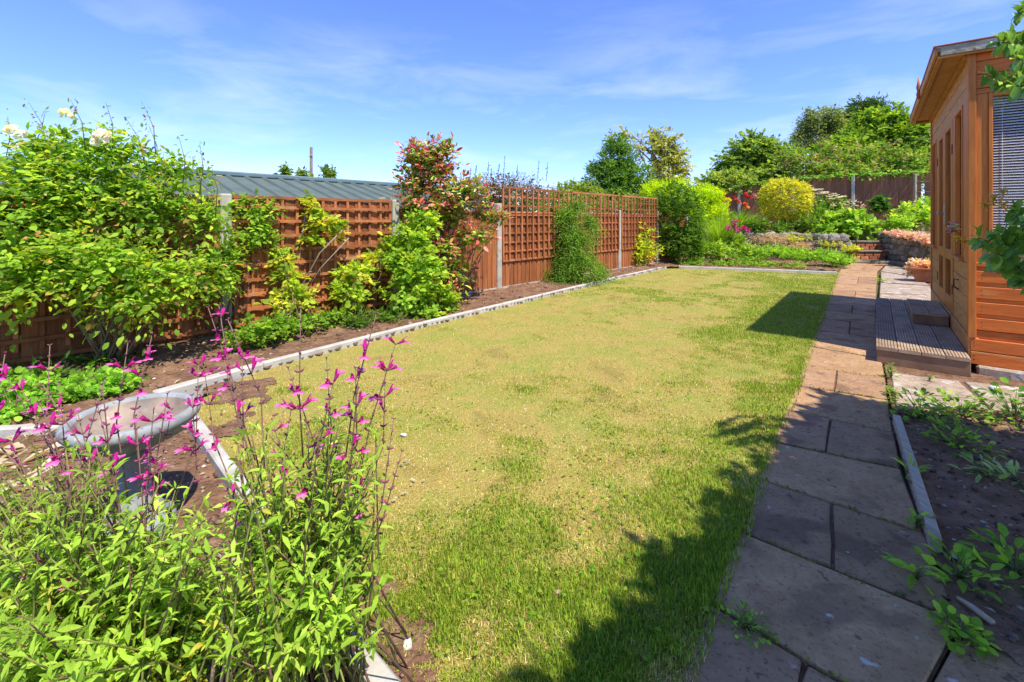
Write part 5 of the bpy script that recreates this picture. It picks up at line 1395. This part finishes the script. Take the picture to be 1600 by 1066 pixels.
def sage(label, base, targets, spikes, nparts):
    t = thing("sage_plant", label, "flowering plant", base, "pink flowered sages")
    sm_, P, D, N, L, CC = MB(), [], [], [], [], []
    for e_ in targets:
        s_ = Vector(base) + Vector((R.normal() * .09, R.normal() * .07, 0))
        m_ = s_.lerp(e_, .5) + Vector((R.normal() * .02, R.normal() * .02, .05)); m_.z = max(m_.z, .03)
        pts = [s_, s_.lerp(m_, .6), m_, m_.lerp(e_, .55), e_]
        sm_.tube(pts, [.0028, .0026, .0022, .0018, .0012], 4, (.20, .22, .06) if R.random() < .6 else (.17, .10, .07))
        ax = (e_ - m_).normalized(); n_l = 10
        side = ax.cross(Vector(R.normal(size=3))).normalized(); c0 = pick(SAGE, 1)[0] * (1 + R.normal() * .12)
        for j in range(n_l):
            p = m_.lerp(e_, -.35 + 1.35 * j / (n_l - 1)); side = Matrix.Rotation(1.57 + R.normal() * .2, 3, ax) @ side
            for sg in (1, -1):
                for q in range(2 if R.random() < .55 else 1):
                    d = (side * sg * (1.15 - .35 * q) + ax * (.35 + .5 * q + (j == n_l - 1) * .9) + Vector(R.normal(size=3) * .3) - Vector((0, 0, .12))).normalized()
                    P.append(p + d * .004); D.append(d); N.append((ax * .9 + Vector((0, 0, .5)) + Vector(R.normal(size=3) * .3)).normalized())
                    L.append((.041 if q == 0 else .024) * (.5 + .85 * R.random()) * (1 - .35 * j / n_l)); CC.append(np.clip(c0 * (1 + R.normal() * .13), .01, .9))
    kind(sm_.build("stems", M_stem, t), "stuff")
    s = dict(P=np.array(P), D=np.array(D), N=np.array(N), L=np.array(L), W=np.array(L) * .27, col=np.array(CC))
    leaves_split(s, T_LANCE, M_leaf, t, nparts, minpx=12)
    cb, nf = MB(), 0
    for tip, low, nfl in spikes:
        tip, low = Vector(tip), Vector(low)
        m_ = low.lerp(tip, .5) + Vector((R.normal() * .022, R.normal() * .02, 0))
        mb = MB(); mb.tube([low, low.lerp(m_, .6), m_, m_.lerp(tip, .6), tip], [.0019, .0017, .0015, .0012, .0009], 5, (.26, .15, .12))
        mb.build("flower_stem", M_stem, t)
        ax = (tip - m_).normalized(); ln = min(.26, (tip - low).length * .75); side = ax.cross(Vector(R.normal(size=3))).normalized()
        k_ = 7; fl_at = set(R.choice(k_, min(nfl, k_), replace=False))
        for j in range(k_):
            p = tip - ax * (ln * (j / k_) ** 1.1); side = Matrix.Rotation(1.57, 3, ax) @ side
            for sg in (1, -1):
                d = (side * sg + ax * .7 + Vector(R.normal(size=3) * .15)).normalized(); sz = .005 + .004 * min(j, 3) / 3
                cb.tube([p, p + d * sz * .6, p + d * sz * 1.25], [.0012, sz * .30, sz * .16], 5, (.26, .05, .14) if R.random() < .6 else (.20, .09, .09))
                if j in fl_at and (sg == 1 or R.random() < .65):
                    o_ = p + d * sz; y_ = d.cross(Vector((0, 0, 1))).normalized(); z_ = y_.cross(d); z_ = z_ if z_.z > 0 else -z_
                    if y_.cross(z_).dot(d) < 0: y_ = -y_
                    l_ = .025 + .011 * R.random()
                    inst("flower", FLM[R.integers(4)], frame_M(o_, d * l_, y_ * l_, z_ * l_), t); nf += 1
    kind(cb.build("buds", M_stem, t), "stuff")
    return t


def in_poly_targets(poly, n, ylo, yhi):
    out = []; xs = [p[0] for p in poly]; ys = [p[1] for p in poly]
    while len(out) < n:
        a, b = min(xs) + R.random() * (max(xs) - min(xs)), min(ys) + R.random() ** 1.15 * (max(ys) - min(ys))
        if inside(poly, np.array([a]), np.array([b]))[0]:
            Y = ylo + R.random() * (yhi - ylo); p = qp(a, b, Y)
            if p.z > .04: out.append(p)
    return out


pA = [(-90, 690), (30, 735), (60, 690), (110, 705), (150, 690), (176, 722), (192, 755), (215, 785), (240, 770), (255, 745), (300, 770), (350, 800), (380, 900), (300, 905), (230, 890), (120, 900), (60, 960), (-90, 1000)]
pB2 = [(330, 880), (540, 890), (535, 985), (500, 1010), (430, 1010), (350, 1040)]
pA2 = [(-80, 960), (60, 960), (130, 1000), (120, 1120), (-80, 1120)]
tg = in_poly_targets(pA, 265, .92, 1.34) + in_poly_targets(pA2, 80, .75, .98)
spk = lambda L_, ya, yb, bx: [(lambda Y: (qp(a, b, Y), Vector((bx + (qp(a, b, Y).x - bx) * .55, 1.1 + (Y - 1.1) * .5, max(.3, qp(a, b, Y).z - .38))), nf_))(ya + R.random() * (yb - ya)) for a, b, nf_ in L_]
SA = [(8, 552, 1), (78, 540, 1), (200, 535, 2), (238, 522, 3), (165, 590, 1), (66, 600, 2), (92, 598, 2), (35, 610, 2), (18, 690, 3), (62, 628, 2), (120, 640, 2), (150, 625, 0), (160, 600, 2), (240, 640, 2), (262, 615, 1), (268, 640, 3), (300, 618, 3), (212, 650, 2), (232, 700, 2), (248, 760, 3), (40, 880, 2), (68, 880, 2), (20, 700, 2), (95, 985, 1), (235, 950, 3), (218, 985, 2), (130, 720, 0), (310, 570, 2), (10, 590, 1)]
sage("large bushy pink flowered sage filling the bottom left corner before the bird bath", (-.93, 1.08, 0), tg, spk(SA, .98, 1.22, -.93), 200)
pB = [(352, 745), (372, 690), (420, 668), (470, 690), (505, 640), (560, 640), (596, 690), (585, 760), (560, 830), (555, 880), (530, 960), (480, 985), (440, 950), (395, 930), (350, 870)]
tg = in_poly_targets(pB, 190, .92, 1.22) + in_poly_targets(pB2, 60, .88, 1.08)
SB = [(342, 478, 2), (356, 500, 2), (325, 480, 1), (378, 560, 2), (470, 482, 1), (588, 490, 1), (618, 538, 2), (555, 575, 4), (510, 560, 2), (602, 580, 3), (520, 600, 2), (455, 640, 3), (425, 655, 3), (560, 590, 2), (615, 655, 0), (575, 735, 1), (450, 575, 1), (350, 562, 3), (318, 570, 3), (345, 755, 2), (398, 760, 3), (540, 760, 2), (628, 705, 0), (560, 770, 1), (480, 660, 2)]
sage("slender pink flowered sage leaning over the lawn edging right of the bird bath", (-.50, 1.10, 0), tg, spk(SB, .95, 1.2, -.50), 200)
wt = thing("bare_branches", "thick bare tan branches under the large sage at the bottom left", "branches", gp(190, 1075))
for pts, r in ((((192, 1110), (180, 1010), (155, 945), (105, 880)), .011), (((190, 1100), (172, 1000), (110, 965), (25, 945)), .009), (((165, 1120), (150, 1010), (130, 960), (95, 925)), .010), (((325, 1120), (338, 1010), (352, 940)), .006), (((335, 1120), (355, 1020), (372, 960)), .005), (((415, 1090), (390, 1010), (440, 960)), .004)):
    mb = MB(); mb.tube([qp(a, b, 1.02) for a, b in pts], [r * (1 - .18 * i) for i in range(len(pts))], 8, (.50, .38, .24)); mb.build("branch", M_stem, wt)
s_b = [bl(270, 960, 1.14, .13, .10, .13), bl(230, 1010, 1.05, .12, .1, .11), bl(320, 1000, 1.1, .1, .1, .1)]
shrub("dark_ground_shrub", "small leaved dark green shrub low beneath the two sages", "shrub", gp(270, 1050), s_b, 700, .07, 7, .014, .008, [(.07, .16, .015, 3), (.14, .24, .02, 2), (.35, .36, .04, 1)], T_QUAD, stems=14, stem_r=.002, up=.5, shell=.2, zmin=.02)

# ------------------------------------------------------------------ unseen hedge added to shade lawn and path, with honeysuckle sprays in view
HA, HB2 = Vector((2.78, 1.82, 0)), Vector((.50, -.32, 0))
hs = thing("honeysuckle", "honeysuckle with cream and yellow trumpet flowers reaching in at the right", "climber", HA.lerp(HB2, .4) + Vector((.2, -.2, 0)))
hd = (HB2 - HA).normalized(); hn2 = Vector((-hd.y, hd.x, 0)); hn2 = hn2 if hn2.x > 0 else -hn2
hbl = []
for i in range(13):
    for z in (1.05, 1.4, 1.75, 2.08, 2.2):
        p = HA.lerp(HB2, i / 12) + hn2 * .19; hbl.append((p.x, p.y, z, .18, .18, .30))
PAL_H = [(.07, .17, .03, 4), (.11, .24, .04, 3), (.16, .31, .045, 1.5)]
s = spray(hbl, 9000, .26, 7, .070, .046, PAL_H, up=.2, shell=.15, clump=0, lumpy=.3)
k_ = s['P'][:, 0] > 1.13 * s['P'][:, 1] + .03
leaf_obj("shadow_caster_foliage", T_QUAD, {a: b[k_] for a, b in s.items()}, M_hedge, hs)
mb = MB()
for i in range(9):
    p = HA.lerp(HB2, i / 8) + hn2 * .25; mb.tube([p, p + Vector((.03, .02, .7)), p + Vector((-.02, .03, 1.4)), p + Vector((.02, 0, 2.0))], [.012, .011, .009, .005], 6, (.2, .15, .1))
kind(mb.build("stems", M_stem, hs), "stuff")
SP = [  # photo polyline of each shoot, depth, leaf size
    (((1640, 60), (1600, 110), (1572, 132), (1540, 116)), 1.62, .045), (((1650, 20), (1610, 60), (1590, 68), (1560, 66)), 1.55, .05), (((1650, 90), (1612, 96), (1588, 92)), 1.5, .048), (((1650, 140), (1615, 134), (1585, 134)), 1.52, .055), (((1640, -10), (1605, 15), (1590, 20)), 1.6, .045), (((1650, 110), (1600, 75), (1575, 60)), 1.58, .05),
    (((1660, 430), (1610, 405), (1565, 385), (1530, 372)), 1.5, .05), (((1650, 380), (1600, 365), (1590, 340), (1583, 328)), 1.55, .045), (((1660, 450), (1600, 425), (1570, 400), (1548, 395)), 1.45, .055), (((1660, 410), (1620, 390), (1590, 385), (1560, 365)), 1.52, .05), (((1650, 470), (1610, 440), (1585, 425), (1565, 410)), 1.48, .055), (((1650, 350), (1610, 360), (1575, 385)), 1.5, .05)]
P, D, N, L, CC = [], [], [], [], []
mb = MB()
for pts, Y, ls in SP:
    q = [qp(a, b, Y + (.12 * (1 - i / len(pts)))) for i, (a, b) in enumerate(pts)]
    q = [q[0] + Vector((.62, -.22, .06)), q[0] + Vector((.28, -.08, .06))] + q                 # back to the added hedge out of view
    mb.tube(q, [.0042 * (1 - .14 * i) for i in range(len(q))], 6, (.30, .12, .10) if R.random() < .5 else (.2, .22, .08))
    tot = sum((q[i + 1] - q[i]).length for i in range(len(q) - 1)); m_ = max(8, int(tot / .024))
    side = Vector((0, 0, 1))
    for j in range(m_):
        f_ = j / (m_ - 1) * (len(q) - 1); i = min(int(f_), len(q) - 2); p = q[i].lerp(q[i + 1], f_ - i); ax = (q[i + 1] - q[i]).normalized()
        side = (Matrix.Rotation(1.2 + R.normal() * .3, 3, ax) @ ax.cross(Vector((.1, .4, 1))).normalized()) if j % 2 else ax.cross(Vector((0, 1, .3))).normalized()
        for sg in (1, -1):
            d = (side * sg + ax * .55 + Vector(R.normal(size=3) * .3)).normalized()
            P.append(p); D.append(d); N.append((Vector((0, -.45, 1)) + Vector(R.normal(size=3) * .35)).normalized()); L.append(ls * (.65 + .5 * R.random())); CC.append(pick(PAL_H, 1)[0] * (1 + R.normal() * .12))
    P.append(q[-1]); D.append(ax); N.append(Vector((0, -.4, 1))); L.append(ls * .8); CC.append(np.array(PAL_H[2][:3]) * 1.2)
kind(mb.build("shoots", M_stem, hs), "stuff")
s = dict(P=np.array(P), D=unit(np.array(D)), N=unit(np.array(N)), L=np.array(L), W=np.array(L) * .52, col=np.clip(np.array(CC), .01, .9))
leaves_split(s, T_OVAL, M_gloss, hs, 280, minpx=8)


def trumpet(c, d, l, col, col2):
    """one honeysuckle trumpet with curled lips and stamens"""
    d = Vector(d).normalized(); c = Vector(c); a = d.cross(Vector((0, 0, 1))).normalized(); u_ = a.cross(d)
    mb = MB(); e_ = c + d * l * .62 + u_ * l * .06
    mb.tube([c, c + d * l * .35, e_], [l * .035, l * .05, l * .09], 6, col)
    for k2 in (-1, -.35, .35, 1):
        tip = e_ + d * l * .22 + a * (k2 * l * .24) + u_ * l * (.28 - .1 * abs(k2)); mb.tube([e_, e_.lerp(tip, .6) + u_ * l * .04, tip], [l * .05, l * .06, l * .02], 4, col2)
    mb.tube([e_, e_ + d * l * .25 - u_ * l * .12, e_ + d * l * .2 - u_ * l * .36], [l * .05, l * .05, l * .02], 4, col2)
    for k2 in (-.1, 0, .12): mb.tube([e_, e_ + d * l * .45 + a * (k2 * l)], [l * .012, l * .016], 3, (.8, .6, .1))
    return mb.build("flower", M_petal, hs)


CR, YE, PK = (.85, .72, .45), (.82, .55, .06), (.70, .25, .35)
for px_, py_, Y, n_f, cols in ((1497, 362, 1.44, 5, (CR, PK)), (1508, 372, 1.47, 2, (YE, YE)), (1545, 318, 1.5, 5, (YE, CR)), (1560, 316, 1.5, 3, (YE, CR)), (1592, 376, 1.4, 1, (YE, YE)), (1600, 415, 1.42, 2, (YE, CR)), (1602, 240, 1.5, 1, (CR, CR))):
    for j in range(n_f):
        trumpet(qp(px_ + 8 * R.normal() * .5 + 6, py_ + 2 * R.normal(), Y), (-.8 + .6 * R.normal() * .8, -.3, .15 + .5 * R.normal()), .046, cols[j % 2], cols[(j + 1) % 2] if R.random() < .4 else cols[j % 2])

# ------------------------------------------------------------------ weeds and small things on the right
def weed(label, px_, py_, n, L, Wd, hgt, rad, pal, tpl=T_OVAL, nm="weed", grp=None):
    b = gp(px_, py_); t = thing(nm, label, "weed", b, grp)
    az = R.random(n) * 6.28; rr = rad * R.random(n) ** .7; z = .012 + hgt * R.random(n) * (1 - .5 * rr / rad)
    P = np.array(b) + np.stack([np.cos(az) * rr, np.sin(az) * rr, z], 1)
    D = unit(np.stack([np.cos(az), np.sin(az), .35 + .4 * R.normal(size=n)], 1) + R.normal(size=(n, 3)) * .25)
    s = dict(P=P, D=D, N=unit(np.array([0, 0, 1.]) + R.normal(size=(n, 3)) * .3), L=L * (.6 + .7 * R.random(n)), W=Wd * (.6 + .6 * R.random(n)), col=np.clip(pick(pal, n) * (1 + R.normal(size=(n, 1)) * .15), .01, .9))
    mb = MB()
    for i in range(min(n, 30)):
        m_ = Vector(b).lerp(Vector(P[i]), .5) + Vector((0, 0, .012)); mb.tube([b, m_, Vector(P[i])], [.0022, .0018, .0012], 4, (.16, .2, .06))
    kind(mb.build("stems", M_stem, t), "stuff")
    leaves_split(s, tpl, M_leaf, t, min(n, 60), minpx=9, mass="leaf_cluster") if n > 60 else leaves_split(s, tpl, M_leaf, t, n - 1, minpx=7, mass="leaf_cluster")
    return t


WG = [(.13, .29, .03, 3), (.19, .36, .04, 2), (.08, .19, .02, 1.5)]
weed("leafy green weeds around the upper end of the timber edging", 1440, 655, 150, .035, .024, .16, .17, WG)
weed("sprawling leafy plant on the concrete below the summerhouse side wall", 1500, 655, 130, .035, .026, .15, .18, WG)
weed("dark broad leaved plant at the right frame edge below the summerhouse", 1585, 660, 110, .05, .034, .24, .16, [(.06, .16, .025, 3), (.10, .24, .03, 2)])
weed("dense green weed in the right bed soil, right of the middle of the timber edging", 1500, 700, 90, .04, .022, .12, .14, WG)
weed("rosette of round leaves beside the paving at the bottom right", 1500, 1000, 60, .026, .022, .05, .055, WG, T_ROUND)
weed("tuft of pale strap leaves growing against the paving side of the timber edging", 1424, 748, 16, .07, .012, .05, .03, [(.2, .36, .07, 3), (.14, .28, .04, 2)], T_LANCE)
weed("small weed beside the lower end of the timber edging", 1432, 825, 16, .035, .02, .06, .03, WG)
weed("weed with long pointed leaves spreading over the paving", 1432, 905, 14, .075, .02, .06, .045, [(.2, .38, .05, 3), (.14, .3, .04, 2)], T_LANCE)
weed("trailing green shoots beside the weathered stick", 1500, 905, 44, .042, .02, .07, .10, WG, T_LANCE)
weed("large leaved green shoots at the right edge beyond the weathered stick", 1585, 900, 44, .055, .03, .12, .10, WG)
weed("pale ragged weed in the middle of the right bed soil", 1540, 745, 30, .06, .014, .05, .09, [(.24, .34, .14, 3), (.14, .25, .07, 2)], T_LANCE)
weed("light green weed at the right edge of the right bed", 1590, 760, 30, .055, .02, .06, .08, [(.26, .36, .16, 3), (.16, .28, .08, 2)], T_LANCE)
weed("leafy weed in the joint at the near left corner of the deck", 1392, 590, 34, .022, .016, .10, .035, WG)
weed("low green weed in the joint between path and concrete", 1394, 618, 40, .02, .015, .05, .05, WG)
weed("small weed growing under the near right end of the deck", 1516, 574, 8, .022, .016, .05, .02, WG)
weed("grassy weed at the upper far side of the path by the patio joint", 1378, 440, 26, .05, .02, .07, .12, WG)
weed("trail of small weeds in the slab joint at the bottom of the lawn edge", 1165, 985, 80, .014, .010, .02, .07, WG)
weed("little weed standing on the concrete before the deck", 1452, 595, 10, .02, .014, .03, .02, WG)
# moss and small weeds in the paving joints
jp = []
for i in range(6, len(ROWS)):
    a_, b_ = gp(*ROWS[i][0]), gp(*ROWS[i][1])
    for _ in range(90): jp.append(a_.lerp(b_, R.random()) + Vector(R.normal(size=3) * .006))
for q0, q1 in (((1376, 470), (1388, 600)), ((1388, 600), (1400, 645)), ((1375, 425), (1374, 462)), ((1310, 425), (1243, 568))):
    a_, b_ = gp(*q0), gp(*q1)
    for _ in range(150): jp.append(a_.lerp(b_, R.random()) + Vector(R.normal(size=3) * .015))
n = len(jp); az = R.random(n) * 6.28; jp = np.array(jp); jp[:, 2] = .002
fade = R.random(n) < .25 + .75 * fbm(jp[:, 0] * 3, jp[:, 1] * 3, 61) ** 1.2
s = dict(P=jp, D=unit(np.stack([np.cos(az), np.sin(az), .4 + 0 * az], 1)), N=unit(np.array([0, 0, 1.]) + R.normal(size=(n, 3)) * .3), L=.010 + .010 * R.random(n), W=.006 + .006 * R.random(n), col=pick([(.10, .16, .02, 2), (.17, .25, .03, 1), (.14, .10, .05, 2)], n))
leaf_obj("joint_moss", T_QUAD, {a: b[fade] for a, b in s.items()}, M_leaf, None)


def rock(label, px_, py_, sz, m, z=.0, nm="stone"):
    me = SM[R.integers(len(SM))].copy(); me.materials.clear(); me.materials.append(m)
    o = link(bpy.data.objects.new(nm, me), None, Matrix.Translation(gp(px_, py_, z) + UZ * sz * .18) @ Matrix.Rotation(R.random() * 6, 4, 'Z') @ Matrix.Diagonal((sz * 1.2, sz * .8, sz * .5, 1)))
    return tag(o, label, "stone")


M_wstone = noise_mat("white_stone", [(.3, (.58, .55, .50)), (.7, (.78, .76, .72))], 30, 6, .9, bump=.4)
M_rstone = noise_mat("ruddy_stone", [(.3, (.32, .2, .14)), (.7, (.48, .34, .25))], 30, 6, .9, bump=.4)
rock("white stone chip on bare soil near the thick lawn edging", 637, 1010, .026, M_wstone)
rock("small round pebble on bare soil above the white chip", 574, 968, .014, M_rstone)
rock("small pale pebble on the soil closest to the thick edging end", 583, 993, .014, M_wstone)
rock("reddish stone lying in the soil left of the thick edging", 510, 1032, .035, M_rstone)
rock("larger reddish stone at the foot of the thick edging", 495, 1055, .04, M_rstone)
rock("white stone lying on the dry lawn behind the sage", 631, 681, .026, M_wstone, .004)
rock("pale stone half buried in the grass in the middle of the lawn", 872, 926, .013, M_rstone, .008)
rock("white pebble on the concrete beside the summerhouse", 1553, 608, .045, M_wstone)
rock("grey stone by the slab corner below the weathered stick", 1464, 965, .028, M_rstone)
rock("pale stone below the end of the timber edging", 1498, 872, .03, M_wstone)
rock("flat brown pebble on the slab beside the timber edging end", 1414, 836, .022, M_rstone)
wc = [gp(*q) for q in ((560, 795), (600, 792), (625, 782), (645, 760), (660, 745))]
mb = MB()
for i in range(len(wc) * 6 - 6):
    k_ = i / 6; a_ = wc[int(k_)].lerp(wc[int(k_) + 1], k_ - int(k_)); r_ = .008 * (.4 + R.random()); b_ = a_ + Vector(R.normal(size=3) * .012); b_.z = .012
    mb.add([b_ + Vector((r_, 0, 0)), b_ + Vector((0, r_ * .7, .004)), b_ + Vector((-r_, 0, 0)), b_ + Vector((0, -r_ * .7, .006))], [(0, 1, 2, 3)], (.60, .57, .48))
for cx, cy, n_q in ((640, 728, 9), (630, 730, 7)):
    for _ in range(n_q):
        b_ = gp(cx + R.normal() * 14, cy + R.normal() * 5); b_.z = .014; r_ = .008 * R.random() + .003
        mb.add([b_ + Vector((r_, 0, 0)), b_ + Vector((0, r_ * .7, .004)), b_ + Vector((-r_, 0, 0)), b_ + Vector((0, -r_ * .7, .006))], [(0, 1, 2, 3)], (.50, .50, .40))
kind(mb.build("pale_residue", M_petal), "stuff")
stk = thing("weathered_stick", "split weathered stick lying across the right bed soil", "stick", gp(1525, 955))
mb = MB(); a_, b_ = gp(1496, 934, .012), gp(1552, 974, .014); mb.tube([a_, a_.lerp(b_, .4) + UZ * .003, b_], [.005, .0085, .009], 6, (.52, .40, .27)); mb.build("shaft", M_stem, stk)
tw = thing("twig", "thin dark dry twig on the soil right of the weathered stick", "twig", gp(1575, 960))
mb = MB(); mb.tube([gp(1545, 945, .012), gp(1580, 962, .016), gp(1625, 985, .01)], [.002, .002, .0015], 5, (.10, .07, .055)); mb.build("shaft", M_stem, tw)
